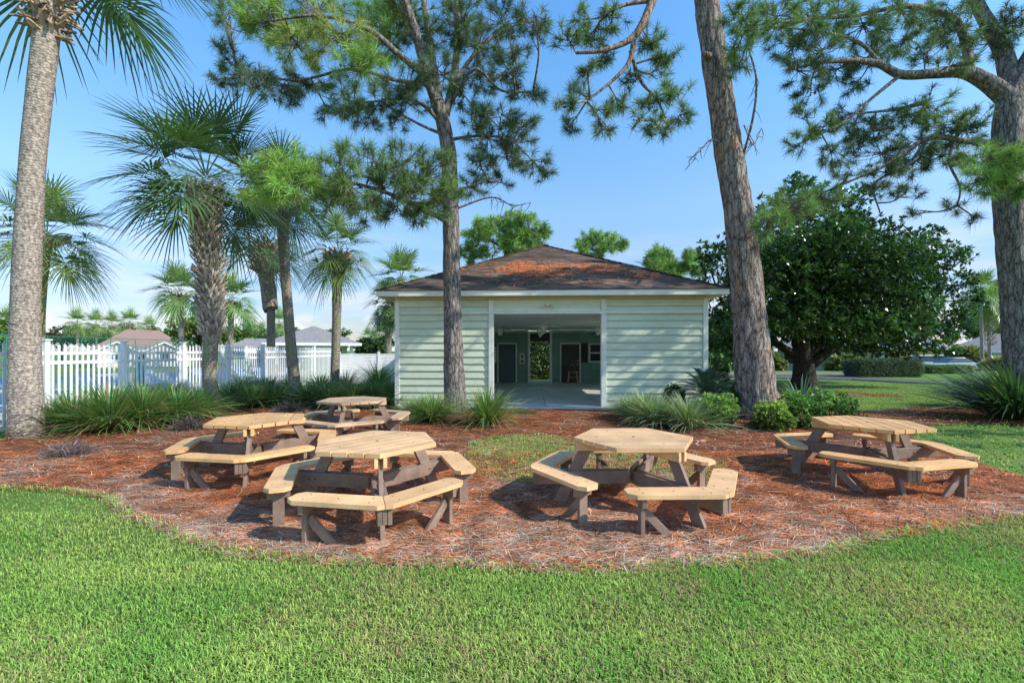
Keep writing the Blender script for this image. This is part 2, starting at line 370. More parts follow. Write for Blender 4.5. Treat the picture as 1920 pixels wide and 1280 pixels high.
a, b = scatter(40000, -1.6, 3.6, 4.5, 10.2); a, b = keep(a, b, PATCH)
thin = rng.uniform(0, 1, len(a)) < np.clip(.62 + .8 * vnoise(a, b, 1.6, 31.0), .1, 1); a, b = a[thin], b[thin]
o = grass('patch_grass', a, b, .055, .009, dead=.35, z0=.012); tag(o, 'patchy half-dry grass between the two front tables and the shelter', 'grass', kind='stuff')
a, b = scatter(60000, 4.5, 26, 6.0, 26); a, b = keep(a, b, None, mulch_outline)
pr = rng.uniform(0, 1, len(a)) < np.clip(9.0 / b, .25, 1); a, b = a[pr], b[pr]
k = ~(inpoly(a, b, STRAW2) & (rng.uniform(0, 1, len(a)) < .7)); a, b = a[k], b[k]
o = grass('far_lawn_grass', a, b, .06, .016, dead=.12); tag(o, 'green side lawn running from the right-hand table back to the road', 'grass', kind='stuff')

# ---------------------------------------------------------------- loose pine needles on the bed
def needles(name, x, y, ln, wd, grey_fn, z0=.008, zr=.022):
    N = len(x); az = rng.normal(0.15, .75, N) + PI * (rng.uniform(0, 1, N) < .5)
    d = np.stack([np.cos(az), np.sin(az), rng.normal(0, .05, N)], 1); l = ln * rng.uniform(.5, 1.3, N)
    z = z0 + zr * rng.uniform(0, 1, N) ** 1.5 + .022 * np.clip(vnoise(x, y, 3.2, 77.0) + .3, 0, 1)
    B = np.stack([x, y, z], 1); s = np.stack([-np.sin(az), np.cos(az), 0 * az], 1); cv = rng.normal(0, .10, N) * l
    P = np.stack([B - d * (l / 2)[:, None], B + s * cv[:, None] + np.array([0, 0, .006]), B + d * (l / 2)[:, None]], 1)
    P[..., 2] = np.maximum(P[..., 2], .009)
    g = grey_fn(x, y); gr = rng.uniform(0, 1, N) < g
    mat_ = (.55 + .75 * np.clip(.5 + .9 * vnoise(x, y, 4.5, 15.0), 0, 1))[:, None]
    col = np.tile(np.array([.82, .275, .105]), (N, 1)) * rng.uniform(.12, 1.3, (N, 1))
    col[gr] = np.array([.78, .61, .47]) * rng.uniform(.25, 1.4, (gr.sum(), 1))
    lt = rng.uniform(0, 1, N) < .07; col[lt] = np.array([.55, .34, .18])
    col = col * mat_
    W = np.outer(wd * rng.uniform(.7, 1.4, N), [.7, 1, .4])
    m = M(); m.strips(P, W, s, col); o = m.build(name, straw_m); tag(o, kind='stuff'); return o
def grey_bed(x, y):
    edge = np.clip((5.2 - y) / 1.6, 0, 1)
    return np.clip(.16 + .46 * edge + .65 * vnoise(x, y, .8, 41.0) + .25 * vnoise(x, y, 2.6, 4.0), .04, .9)
nx_, ny_ = [], []
for (n, y0, y1) in ((110000, 3.4, 5.0), (85000, 5.0, 7.5), (50000, 7.5, 15.0)):
    a, b = scatter(n, -1.2 * y1, 1.25 * y1, y0, y1); a, b = keep(a, b, mulch_outline)
    inside = inpoly(a, b, PATCH); k = ~inside | (rng.uniform(0, 1, len(a)) < .30); nx_.append(a[k]); ny_.append(b[k])
x_, y_ = np.concatenate(nx_), np.concatenate(ny_)
near = y_ < 6
o = needles('pine_needle_litter', x_[near], y_[near], .25, .0055, grey_bed); tag(o, 'loose red-brown and grey pine needles covering the front of the bed', 'pine straw', kind='stuff')
o = needles('pine_needle_litter', x_[~near], y_[~near], .25, .010, grey_bed); tag(o, 'loose red-brown pine needles covering the rear of the bed', 'pine straw', kind='stuff')
a, b = scatter(9000, 5, 17, 8, 16); k = inpoly(a, b, STRAW2); o = needles('pine_needle_litter', a[k], b[k], .25, .012, lambda x, y: np.full(len(x), .2), z0=.013)
tag(o, 'thin strip of red pine straw crossing the lawn behind the right-hand table', 'pine straw', kind='stuff')
# tufts of grass spilling over the edge of the lawn
ex, ey = [], []
for (x0, y0), (x1, y1) in zip(mulch_outline[:-1], mulch_outline[1:]):
    if y0 < 6.5 and abs(x0) < 9:
        n = int(55 * math.hypot(x1 - x0, y1 - y0) * 4); t = rng.uniform(0, 1, n); ex.append(x0 + (x1 - x0) * t + rng.normal(0, .03, n)); ey.append(y0 + (y1 - y0) * t + rng.normal(0, .03, n))
o = grass('lawn_edge_grass', np.concatenate(ex), np.concatenate(ey), .075, .007); tag(o, 'ragged taller grass along the curved edge of the lawn', 'grass', kind='stuff')
# ================================================================== hexagonal picnic tables
tan_m = plain('tan_recycled_board', (.84, .52, .27), rough=.55, var=.21, scale=3.0, bmp=.25, fine=70.0, spec=.35)
brn_m = plain('brown_recycled_board', (.27, .185, .14), rough=.7, var=.28, scale=5.0, bmp=.35, fine=55.0)
scr_m = plain('screw_steel', (.06, .05, .045), rough=.5, var=.1)
def make_table():
    t = thing('picnic_table', 'x', 'picnic table', group='hexagonal picnic tables on the pine straw bed')
    # top: eight planks cut to a hexagon
    m = M(); pitch = .14625
    xe = lambda y: .675 - abs(y) * .57735
    for k in range(8):
        y0 = -.585 + k * pitch + .008; y1 = y0 + pitch - .016
        c = random.uniform(.86, 1.1); w_ = random.uniform(.97, 1.03)
        m.prism([(-xe(y0), y0), (xe(y0), y0), (xe(y1), y1), (-xe(y1), y1)], .705, .75, col=(c, c * w_, c * w_ * w_))
    for (x, y) in [(0, -.02)] + [(sx * .42 * math.cos(a), .42 * math.sin(a)) for a in (R(60), R(-60), 0) for sx in (-1, 1)]:
        r = .018 if x == 0 and abs(y) < .05 else .008
        m.tube([(x, y, .7495), (x, y, .7525)], r, 8, mi=1)
    m.build('tabletop', [tan_m, scr_m], t, bevel=.006)
    for q in range(3):
        a = q * 2 * PI / 3; ca, sa = math.cos(a), math.sin(a)
        rd = np.array([ca, sa, 0]); tg = np.array([-sa, ca, 0])
        P = lambda r, s_, z: tuple(rd * r + tg * s_ + np.array([0, 0, z]))
        # cleats under the top, either side of the leg
        m = M()
        for s_ in (-.041, .041): m.beam(P(.10, s_, .655), P(.655, s_, .655), .036, .092, tg)
        m.build('top_cleat', tan_m, t, bevel=.004)
        m = M()
        # main leg leaning outward, cut flat at ground
        a0, a1 = P(.50, 0, .70), P(.86, 0, 0.0)
        u = .072
        m.add([tuple(np.array(P(.50 - u, k, .70))) for k in (-.021, .021)] + [tuple(np.array(P(.50 + u, k, .70))) for k in (-.021, .021)] +
              [tuple(np.array(P(.86 - u, k, 0))) for k in (-.021, .021)] + [tuple(np.array(P(.86 + u, k, 0))) for k in (-.021, .021)],
              [[0, 1, 3, 2], [4, 6, 7, 5], [0, 4, 5, 1], [2, 3, 7, 6], [0, 2, 6, 4], [1, 5, 7, 3]])
        m.build('leg', brn_m, t, bevel=.004)
        m = M()
        for s_ in (-.042, .042): m.beam(P(.055, s_, .315), P(1.13, s_, .315), .038, .14, tg)
        m.beam(P(.98, 0, .315), P(1.125, 0, .315), .040, .136, tg)
        for r in (.70, .78): m.tube([P(r - .02, -.066, .32), P(r - .02, .066, .32)], .011, 8, mi=1)
        m.build('seat_beam', [brn_m, scr_m], t, bevel=.004)
        # the V shaped bench round this corner: two mitred planks
        m = M()
        bench = None; posts = []
        for sgn in (-1, 1):
            mid = a + sgn * PI / 6
            nn = np.array([math.cos(mid), math.sin(mid), 0]); tt = np.array([-math.sin(mid), math.cos(mid), 0]) * sgn
            ni, no = .795, 1.035; k_ = math.tan(PI / 6); g = .003
            pts = [(ni, -ni * k_ + g), (no - .035, -(no - .035) * k_ + g), (no, -no * k_ + .075), (no, .27), (no - .055, .345), (ni + .055, .345), (ni, .29)]
            poly = [tuple((nn * n_ + tt * t_)[:2]) for n_, t_ in pts]
            if sgn < 0: poly = poly[::-1]
            c = random.uniform(.88, 1.1); m.prism(poly, .389, .43, col=(c, c * .98, c * .95))
            for (n_, t_) in ((ni + .06, .20), (no - .06, .20), (ni + .06, -.40), (no - .06, -.42), (ni + .12, -.1)):
                q0 = nn * n_ + tt * t_; m.tube([(q0[0], q0[1], .4295), (q0[0], q0[1], .4322)], .008, 8, mi=1)
            posts.append((nn, tt))
        bench = m.build('bench', [tan_m, scr_m], t, bevel=.006)
        for nn, tt in posts:
            m = M(); z = np.array([0, 0, 1.])
            p = nn * .915 + tt * .20
            m.beam(p, p + z * .30, .04, .10, tt)                       # upright
            m.beam(p - nn * .10 + z * .342, p + nn * .10 + z * .342, .045, .084, tt)  # bolster under the plank
            m.build('seat_post', brn_m, bench, bevel=.004)
            m = M(); m.beam(p - tt * .024 + z * .25, p - tt * .27 + z * .0, .038, .075, nn); m.build('brace', brn_m, bench, bevel=.004)
    return t
T0 = make_table()
tables = [
 ((-1.464, 4.83), 50.4, 'large pale tan hexagonal picnic table nearest the camera in the left foreground'),
 ((1.367, 5.034), 181.3, 'pale tan hexagonal picnic table just right of centre with its plank ends facing left'),
 ((-3.633, 6.397), -69.5, 'tan hexagonal picnic table on the left with widely gapped planks, behind the foreground table'),
 ((-3.162, 8.895), -28.0 - 60, 'greyed shaded hexagonal picnic table farthest back, near the left corner of the shelter'),
 ((4.838, 6.071), -107.8, 'orange-tan hexagonal picnic table on the right, beside the shrubs and leaning pine'),
]
for i, ((x, y), phi, lab) in enumerate(tables):
    if i == 0: T0.location = (x, y, 0); T0.rotation_euler = (0, 0, R(phi)); T0['label'] = lab
    else: dup(T0, (x, y, 0), R(phi), 1.0, lab)

# the boards have weathered differently from table to table
tan_o = plain('orange_tan_board', (.82, .48, .21), rough=.5, var=.2, scale=3.0, bmp=.25, fine=70.0, spec=.4)
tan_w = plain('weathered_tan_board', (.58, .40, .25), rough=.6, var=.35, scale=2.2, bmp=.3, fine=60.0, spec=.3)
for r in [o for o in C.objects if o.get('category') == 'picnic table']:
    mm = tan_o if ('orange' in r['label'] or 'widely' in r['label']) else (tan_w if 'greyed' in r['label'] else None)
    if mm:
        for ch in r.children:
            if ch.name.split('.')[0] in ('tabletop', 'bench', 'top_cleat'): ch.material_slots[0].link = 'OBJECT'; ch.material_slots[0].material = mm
# ================================================================== the shelter (open pavilion building)
sage_ = plain('sage_siding_paint', (.62, .70, .53), rough=.6, var=.10, scale=1.2, bmp=.12, fine=25.0, stretch=(1, 1, 3))
sage, N, L, b_ = mat('sage_siding')
cz_ = N.new('ShaderNodeTexCoord'); sz_ = N.new('ShaderNodeSeparateXYZ'); L.new(cz_.outputs['Object'], sz_.inputs[0])
n1_ = node(N, 'ShaderNodeTexNoise', Scale=1.1, Detail=7.0, Roughness=.65); L.new(coords(N, L, (1, 1, 2.2)), n1_.inputs[0])
n2_ = node(N, 'ShaderNodeTexNoise', Scale=26.0, Detail=4.0); L.new(coords(N, L, (.4, 1, 3)), n2_.inputs[0])
n3_ = node(N, 'ShaderNodeTexNoise', Scale=3.0, Detail=6.0); L.new(coords(N, L, (3, 1, .5)), n3_.inputs[0])
c_ = ramp(N, L, n1_.outputs[0], [(.28, (.58, .66, .48)), (.5, (.65, .73, .55)), (.72, (.71, .78, .61))])
c_ = mul(N, L, c_, ramp(N, L, n2_.outputs[0], [(.3, (.90,) * 3), (.7, (1.05,) * 3)]))
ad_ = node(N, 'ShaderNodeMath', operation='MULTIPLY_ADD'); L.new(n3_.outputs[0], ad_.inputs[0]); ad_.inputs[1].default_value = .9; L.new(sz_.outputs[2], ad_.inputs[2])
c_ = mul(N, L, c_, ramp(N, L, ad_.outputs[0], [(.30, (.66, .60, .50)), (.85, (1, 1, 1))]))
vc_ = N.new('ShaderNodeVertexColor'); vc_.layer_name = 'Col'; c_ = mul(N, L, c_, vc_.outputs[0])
L.new(c_, b_.inputs['Base Color']); b_.inputs['Roughness'].default_value = .6; b_.inputs['Specular IOR Level'].default_value = .35; bump(N, L, b_, n2_.outputs[0], .12, .004)
trim_m = plain('pale_trim_paint', (.74, .76, .65), rough=.55, var=.10, scale=2.0, fine=30.0)
fascia_m = plain('fascia_paint', (.80, .82, .74), rough=.5, var=.08, scale=2.0, fine=20.0)
soffit_m = plain('soffit_paint', (.62, .56, .32), rough=.7, var=.08)
inner_m = plain('dark_green_wall_paint', (.21, .37, .29), rough=.6, var=.12, scale=2.0)
ceil_m = plain('ceiling_paint', (.74, .79, .69), rough=.7, var=.08)
door_m = plain('dark_door_paint', (.06, .12, .125), rough=.45, var=.15)
door2_m = plain('brown_door_paint', (.05, .047, .042), rough=.45, var=.15)
slab_m = plain('grey_slab_paint', (.58, .62, .61), rough=.45, var=.18, scale=1.5, fine=14.0, spec=.5)
metal_m = plain('brushed_metal', (.6, .58, .52), rough=.3, var=.08, metal=.8)
white_m = plain('white_paint', (.80, .80, .80), rough=.5, var=.05)
dark_m = plain('black_plastic', (.025, .025, .028), rough=.4, var=.2)
wood_m = plain('stool_wood', (.45, .27, .12), rough=.5, var=.2, scale=8.0)
glass_m = plain('window_glass', (.03, .04, .045), rough=.06, var=.1, spec=.8)
m_, N, L, b_ = mat('asphalt_shingle')
a_ = N.new('ShaderNodeVertexColor'); a_.layer_name = 'Col'
n_ = node(N, 'ShaderNodeTexNoise', Scale=55.0, Detail=5.0); L.new(coords(N, L), n_.inputs[0])
n2_ = node(N, 'ShaderNodeTexNoise', Scale=.7, Detail=5.0); L.new(coords(N, L), n2_.inputs[0])
c_ = mul(N, L, a_.outputs[0], ramp(N, L, n_.outputs[0], [(.3, (.55,) * 3), (.7, (1.4,) * 3)]))
c_ = mul(N, L, c_, ramp(N, L, n2_.outputs[0], [(.3, (.7, .68, .66)), (.7, (1.25, 1.2, 1.15))]))
L.new(c_, b_.inputs['Base Color']); b_.inputs['Roughness'].default_value = .95; b_.inputs['Specular IOR Level'].default_value = .1
bump(N, L, b_, n_.outputs[0], .5, .01); shingle_m = m_

BX, BY, BR = 1.10, 13.40, R(-2.8)
HW, DEP, WZ = 4.64, 10.3, 3.24
OX0, OX1, OZ = -1.66, 1.56, 2.88                        # front opening
bld = thing('picnic_shelter', 'sage green open-fronted shelter with lap siding, white fascia and brown hip roof', 'shelter', (BX, BY, 0), BR)
Bm = Matrix.Translation((BX, BY, 0)) @ Matrix.Rotation(BR, 4, 'Z')
def lap(m, x0, x1, y, z0, z1, step=.2145, out=-1):
    z = z0
    while z < z1 - .02:
        zt = min(z1, z + step); c = random.uniform(.94, 1.05)
        yb, yt = y + out * .036, y + out * .004
        cut = random.uniform(.15, .85) if random.random() < .5 and x1 - x0 > 2 else None
        sp = [(x0, x1)] if cut is None else [(x0, x0 + (x1 - x0) * cut - .002), (x0 + (x1 - x0) * cut + .002, x1)]
        for (xa, xb) in sp:
            c = random.uniform(.92, 1.05)
            f_ = .05; ym = yb + (yt - yb) * f_; zm = z + (zt - z) * f_
            m.add([(xa, yb, z), (xb, yb, z), (xb, ym, zm), (xa, ym, zm)], [[0, 1, 2, 3]], (.58, .60, .53))  # bottom edge darkened: lap shadow line painted in, with some drip-edge dirt
            m.add([(xa, ym, zm), (xb, ym, zm), (xb, yt, zt), (xa, yt, zt)], [[0, 1, 2, 3]], (c, c, c))
            m.add([(xa, y, z), (xb, y, z), (xb, yb, z), (xa, yb, z)], [[0, 1, 2, 3]], (.16, .17, .15))  # underside coloured nearly black to draw the shadow under the lap
        z = zt
def lapx(m, x, y0, y1, z0, z1, out, step=.2145):
    z = z0
    while z < z1 - .02:
        zt = min(z1, z + step); c = random.uniform(.94, 1.05)
        xb, xt = x + out * .030, x + out * .008
        m.add([(xb, y0, z), (xb, y1, z), (xt, y1, zt), (xt, y0, zt), (x, y0, z), (x, y1, z)], [[0, 1, 2, 3]], (c, c, c))
        m.add([m.V[-1][4], m.V[-1][5], m.V[-1][1], m.V[-1][0]], [[0, 1, 2, 3]], (.16, .17, .15)); z = zt  # dark underside paints the lap shadow on the side walls
m = M()
# front walls
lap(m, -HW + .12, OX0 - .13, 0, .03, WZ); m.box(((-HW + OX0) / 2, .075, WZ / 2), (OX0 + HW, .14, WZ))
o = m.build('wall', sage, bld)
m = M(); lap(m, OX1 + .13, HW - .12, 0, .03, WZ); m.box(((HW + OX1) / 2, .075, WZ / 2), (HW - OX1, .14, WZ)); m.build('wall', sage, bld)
m = M(); m.box(((OX0 + OX1) / 2, .06, (OZ + WZ) / 2), (OX1 - OX0 - .004, .16, WZ - OZ)); m.build('header_panel', sage, bld)
# side walls with wide side openings; the unseen left one lets in fill light
m = M()
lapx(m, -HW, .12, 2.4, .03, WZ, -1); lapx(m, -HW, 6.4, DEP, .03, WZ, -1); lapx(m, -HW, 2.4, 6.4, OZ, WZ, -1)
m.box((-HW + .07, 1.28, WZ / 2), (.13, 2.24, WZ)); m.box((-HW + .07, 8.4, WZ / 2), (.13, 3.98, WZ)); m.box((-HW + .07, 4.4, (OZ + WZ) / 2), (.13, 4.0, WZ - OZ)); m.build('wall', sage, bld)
m = M()
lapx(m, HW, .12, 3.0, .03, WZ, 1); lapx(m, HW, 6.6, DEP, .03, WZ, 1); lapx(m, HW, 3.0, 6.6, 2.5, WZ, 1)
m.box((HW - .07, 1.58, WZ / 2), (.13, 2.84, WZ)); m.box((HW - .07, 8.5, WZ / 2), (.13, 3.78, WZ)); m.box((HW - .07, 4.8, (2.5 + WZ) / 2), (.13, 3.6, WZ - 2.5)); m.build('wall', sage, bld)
# corner boards, opening trim
for x, wd in ((-HW + .05, .14), (HW - .05, .14)):
    m = M(); m.box((x, -.010, WZ / 2 + .01), (wd, .075, WZ - .02)); m.build('corner_board', fascia_m, bld, bevel=.004)
for x in (OX0 - .065, OX1 + .065):
    m = M(); m.box((x, .045, WZ / 2 + .005), (.15, .24, WZ - .01)); m.build('opening_post', trim_m, bld, bevel=.005)
m = M(); m.box(((OX0 + OX1) / 2, -.012, OZ + .05), (OX1 - OX0 - .03, .05, .09)); m.box(((OX0 + OX1) / 2, .05, OZ - .02), (OX1 - OX0 - .03, .2, .035)); m.build('header_trim', trim_m, bld, bevel=.004)
# back wall in two halves with the passage between
BYI = 10.1
PX0, PX1 = -.66, .40
for x0, x1 in ((-HW + .14, PX0 - .10), (PX1 + .10, HW - .14)):
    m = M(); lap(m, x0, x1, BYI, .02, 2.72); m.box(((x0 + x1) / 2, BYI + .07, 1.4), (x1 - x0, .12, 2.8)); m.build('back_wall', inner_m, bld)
    m = M(); m.box(((x0 + x1) / 2, BYI - .035, 2.70), (x1 - x0, .03, .06)); m.build('wall_trim', trim_m, bld)
for x in (PX0 - .05, PX1 + .05):
    m = M(); m.box((x, BYI + .02, 1.38), (.12, .26, 2.72)); m.build('passage_post', trim_m, bld)
m = M(); m.box(((PX0 + PX1) / 2, BYI + .18, 2.46), (PX1 - PX0 - .01, .06, .50)); m.build('passage_beam', dark_m, bld)
m = M(); m.box((0, 5.1, 2.84), (2 * HW - .29, 10.4, .05)); m.build('ceiling', ceil_m, bld)
m = M(); m.box((0, DEP / 2 + .02, -.03), (2 * HW - .30, DEP + .5, .17), col=(1, 1, 1))
m.build('floor_slab', slab_m, bld)
m = M()
for y in (2.1, 4.6, 7.3): m.box((0, y, .0565), (2 * HW - .4, .014, .004))
m.box((-.1, 5, .0567), (.012, 9.9, .004)); m.build('floor_joint', dark_m, bld)
# doors
def door(x0, x1, mm, lab, side):
    d = M(); w_ = x1 - x0; cx_ = (x0 + x1) / 2
    d.box((cx_, BYI - .05, 1.03), (w_ - .02, .05, 1.98))
    for (px_, pz, pw, ph) in ((-.22, .55, .3, .62), (.22, .55, .3, .62), (-.22, 1.32, .3, .7), (.22, 1.32, .3, .7), (-.22, 1.85, .3, .18), (.22, 1.85, .3, .18)):
        d.box((cx_ + px_ * w_, BYI - .079, pz), (pw * w_, .012, ph))
    o = d.build('door', mm, bld, bevel=.006); o['label'] = lab
    f = M()
    for x in (x0 - .035, x1 + .035): f.box((x, BYI - .055, 1.06), (.07, .10, 2.1))
    f.box((cx_, BYI - .055, 2.11), (w_ + .003, .098, .07)); f.build('door_frame', trim_m, o)
    h = M(); hx = x0 + .09 if side < 0 else x1 - .09
    h.tube([(hx, BYI - .075, 1.02), (hx, BYI - .15, 1.02)], .02, 8); h.tube([(hx, BYI - .14, 1.02), (hx + .1 * -side * -1 * -1, BYI - .14, 1.02)], .014, 8)
    h.tube([(hx, BYI - .075, 1.18), (hx, BYI - .10, 1.18)], .028, 10); h.build('door_handle', metal_m, o)
door(-2.30, -1.40, door_m, 'dark green six panel door with silver handle', -1)
door(.98, 1.92, door2_m, 'black-brown panel door on the right', 1)
m = M(); m.box((-2.62, BYI - .05, 1.05), (.42, .05, 2.0)); o = m.build('door_leaf', door_m, bld)
# window with dark shutter
m = M(); x0, x1, z0, z1 = 2.40, 3.45, 1.10, 2.10
for x in (x0 + .04, x1 - .04): m.box((x, BYI - .06, (z0 + z1) / 2), (.08, .07, z1 - z0))
for z in (z0 + .04, (z0 + z1) / 2, z1 - .04): m.box(((x0 + x1) / 2, BYI - .062, z), (x1 - x0 - .15, .066, .07))
o = m.build('window', white_m, bld)
m = M(); m.box(((x0 + x1) / 2, BYI - .045, (z0 + z1) / 2), (x1 - x0 - .1, .01, z1 - z0 - .1)); m.build('pane', glass_m, o)
m = M(); m.box((2.17, BYI - .055, 1.6), (.34, .04, 1.02))
for k in range(14): m.box((2.17, BYI - .081, 1.16 + k * .067), (.28, .018, .045), Matrix.Rotation(.5, 4, 'X'))
m.build('shutter', door2_m, bld)
# soffit and fascia
OV = .42; EZ0, EZ1 = 3.315, 3.47
m = M()
for (x0, x1, y0, y1) in ((-HW - OV, HW + OV, -OV, 0.02), (-HW - OV, HW + OV, DEP - .02, DEP + OV), (-HW - OV, -HW + .02, 0.03, DEP - .03), (HW - .02, HW + OV, 0.03, DEP - .03)):
    m.box(((x0 + x1) / 2, (y0 + y1) / 2, EZ0 + .014), (x1 - x0, y1 - y0, .02))
m.build('soffit', soffit_m, bld)
m = M(); m.box((0, -.018, (WZ + EZ0) / 2 + .003), (2 * HW + .02, .05, EZ0 - WZ - .01)); m.build('frieze_board', soffit_m, bld)
for (c, d) in (((0, -OV - .015, (EZ0 + EZ1) / 2), (2 * (HW + OV) + .06, .03, EZ1 - EZ0)), ((0, DEP + OV + .015, (EZ0 + EZ1) / 2), (2 * (HW + OV) + .06, .03, EZ1 - EZ0)),
               ((-HW - OV - .015, DEP / 2, (EZ0 + EZ1) / 2), (.03, DEP + 2 * OV - .002, EZ1 - EZ0)), ((HW + OV + .015, DEP / 2, (EZ0 + EZ1) / 2), (.03, DEP + 2 * OV - .002, EZ1 - EZ0))):
    m = M(); m.box(c, d); m.build('fascia', fascia_m, bld, bevel=.004)
# hip roof: shingle courses
m = M(); EX, EY0, EY1, RZ0, RZ1 = HW + OV + .06, -OV - .06, DEP + OV + .06, EZ1 + .004, 5.95
RA, RB = np.array([0, EY0 + EX, RZ1]), np.array([0, EY1 - EX, RZ1])
def face(bl, br, tl, tr, rows=30, tabs=34):
    bl, br, tl, tr = map(lambda p: np.array(p, float), (bl, br, tl, tr))
    nrm = np.cross(br - bl, tl - bl); nrm /= np.linalg.norm(nrm); nrm *= np.sign(nrm[2])
    for r in range(rows):
        v0, v1 = r / rows, min(1, (r + 1.02) / rows)
        A, Bq = bl + (tl - bl) * v0, br + (tr - br) * v0; Cq, D = bl + (tl - bl) * v1, br + (tr - br) * v1
        n = max(3, int(tabs * np.linalg.norm(Bq - A) / np.linalg.norm(br - bl)))
        for k in range(n):
            u0, u1 = k / n, (k + 1) / n; g = random.choice((.75, .9, 1.0, 1.1, 1.3)); lift = nrm * random.uniform(.010, .016)
            c = np.array([.165, .125, .10]) * g * random.uniform(.9, 1.1)
            p = [A + (Bq - A) * u0 + lift, A + (Bq - A) * u1 + lift, Cq + (D - Cq) * u1 + nrm * .002, Cq + (D - Cq) * u0 + nrm * .002, A + (Bq - A) * u0, A + (Bq - A) * u1]
            m.add(p, [[0, 1, 2, 3]], c); kk = m.n - 6; m.F.append((np.array([[kk + 4, kk + 5, kk + 1, kk]]), 0))
c1_, c2_, c3_, c4_ = (-EX, EY0, RZ0), (EX, EY0, RZ0), (EX, EY1, RZ0), (-EX, EY1, RZ0)
face(c1_, c2_, RA, RA + np.array([.001, 0, 0])); face(c3_, c4_, RB, RB + np.array([.001, 0, 0])); face(c2_, c3_, RA, RB); face(c4_, c1_, RB, RA)
m.add([c1_, c2_, c3_, c4_], [[0, 1, 2, 3]], (.1, .09, .08))
o = m.build('roof', shingle_m, bld)
m = M()
for a, b in ((c1_, RA), (c2_, RA), (c3_, RB), (c4_, RB), (RA, RB)):
    a, b = np.array(a), np.array(b); n = 26
    for k in range(n):
        p, q = a + (b - a) * k / n, a + (b - a) * (k + 1.15) / n; g = random.uniform(.8, 1.25)
        m.beam(p + np.array([0, 0, .022 + .004 * (k % 2)]), q + np.array([0, 0, .020]), .24, .012, (1, 0, 0) if abs(b[0] - a[0]) < .1 else np.cross(b - a, (0, 0, 1)), col=np.array([.165, .125, .10]) * g)
m.build('ridge_cap', shingle_m, o)
# flood light on the header
m = M(); m.tube([(-.03, -.02, 3.06), (-.03, -.07, 3.06)], .045, 10); fl = m.build('flood_light', white_m, bld)
m = M()
for s_ in (-1, 1):
    m.tube([(-.03, -.06, 3.06), (-.03 + s_ * .09, -.10, 3.04)], .012, 8); m.tube([(-.03 + s_ * .09, -.09, 3.05), (-.03 + s_ * .13, -.18, 3.01), (-.03 + s_ * .135, -.19, 3.008)], [.025, .052, .05], 10)
m.build('lamp_head', metal_m, fl)
# straw lying on the roof (front slope)
def on_roof(x, v):
    p = np.array([x, EY0 + EX * v, RZ0 + (RZ1 - RZ0) * v]); return p
def roof_straw(blobs, label):
    P, S, Cc = [], [], []
    nrm = np.array([0, -(RZ1 - RZ0), EX]); nrm = nrm / np.linalg.norm(nrm)
    for (x, v, rx, rv, n) in blobs:
        for _ in range(n):
            a = rng.uniform(0, 2 * PI); r = rng.uniform(0, 1) ** .6
            p = on_roof(x + rx * r * math.cos(a), v + rv * r * math.sin(a)) + nrm * rng.uniform(.015, .045)
            az = rng.normal(0, .8); dx = np.array([1, 0, 0]); dv = np.array([0, EX, RZ1 - RZ0]); dv = dv / np.linalg.norm(dv)
            d = dx * math.cos(az) + dv * math.sin(az); l = rng.uniform(.1, .26)
            P.append([p - d * l / 2, p + nrm * .01, p + d * l / 2]); S.append(np.cross(d, nrm)); Cc.append(np.array([.90, .32, .13]) * rng.uniform(.35, 1.3))
    m = M(); m.strips(np.array(P), np.full((len(P), 3), .016), np.array(S), np.array(Cc))
    V = np.concatenate(m.V); V = V @ np.array(Bm.to_3x3()).T + np.array(Bm.translation); m.V = [V.astype(np.float32)]
    o = m.build('roof_straw', straw_m); tag(o, label, 'pine straw', kind='stuff')
roof_straw([(-.85, .38, .95, .08, 430), (-.2, .28, 1.2, .07, 430), (-.9, .50, .5, .07, 120), (.45, .43, .7, .05, 160), (0, .3, 3.4, .28, 420)], 'large drift of rust-red pine straw on the shelter roof above the opening')
roof_straw([(1.85, .36, .85, .07, 380), (1.4, .42, .6, .06, 170)], 'smaller drift of red pine straw right of centre on the shelter roof')
roof_straw([(3.1, .22, .36, .07, 130)], 'smallest patch of red pine straw low on the right of the shelter roof')
# things inside: ceiling fans, stool, boards
def wp(x, y, z): return Bm @ Vector((x, y, z))
def make_fan(lab):
    t = thing('ceiling_fan', lab, 'ceiling fan', wp(0, 0, 0), BR, 'ceiling fans inside the shelter')
    m = M(); m.tube([(0, 0, 0), (0, 0, -.05)], .07, 12); m.tube([(0, 0, -.05), (0, 0, -.20)], .014, 8); m.tube([(0, 0, -.19), (0, 0, -.22), (0, 0, -.31), (0, 0, -.34)], [.05, .10, .11, .05], 14); m.build('motor', fascia_m, t, smooth=False)
    m = M(); m.tube([(0, 0, -.34), (0, 0, -.37), (0, 0, -.43), (0, 0, -.46)], [.05, .09, .08, .03], 12); m.build('lamp_bowl', white_m, t, smooth=True)
    for k in range(5):
        m = M(); a = k * 2 * PI / 5 + .3; m.beam((.10 * math.cos(a), .10 * math.sin(a), -.27), (.22 * math.cos(a), .22 * math.sin(a), -.27), .03, .008, (-math.sin(a), math.cos(a), 0))
        m.beam((.2 * math.cos(a), .2 * math.sin(a), -.265), (.66 * math.cos(a), .66 * math.sin(a), -.26), .13, .008, (-math.sin(a), math.cos(a), .18)); m.build('blade', trim_m, t)
    return t
fan = make_fan('ceiling fan nearest the front opening, hanging at its centre'); fan.location = wp(-.08, 2.2, 2.815)
dup(fan, wp(-.12, 4.9, 2.815), BR + .4, 1, 'ceiling fan in the middle of the shelter, second of the centre row')
dup(fan, wp(-.15, 7.8, 2.815), BR + .9, 1, 'ceiling fan farthest back, directly in front of the passage')
dup(fan, wp(-1.85, 5.2, 2.815), BR + .2, 1, 'ceiling fan hanging in the left part of the shelter')
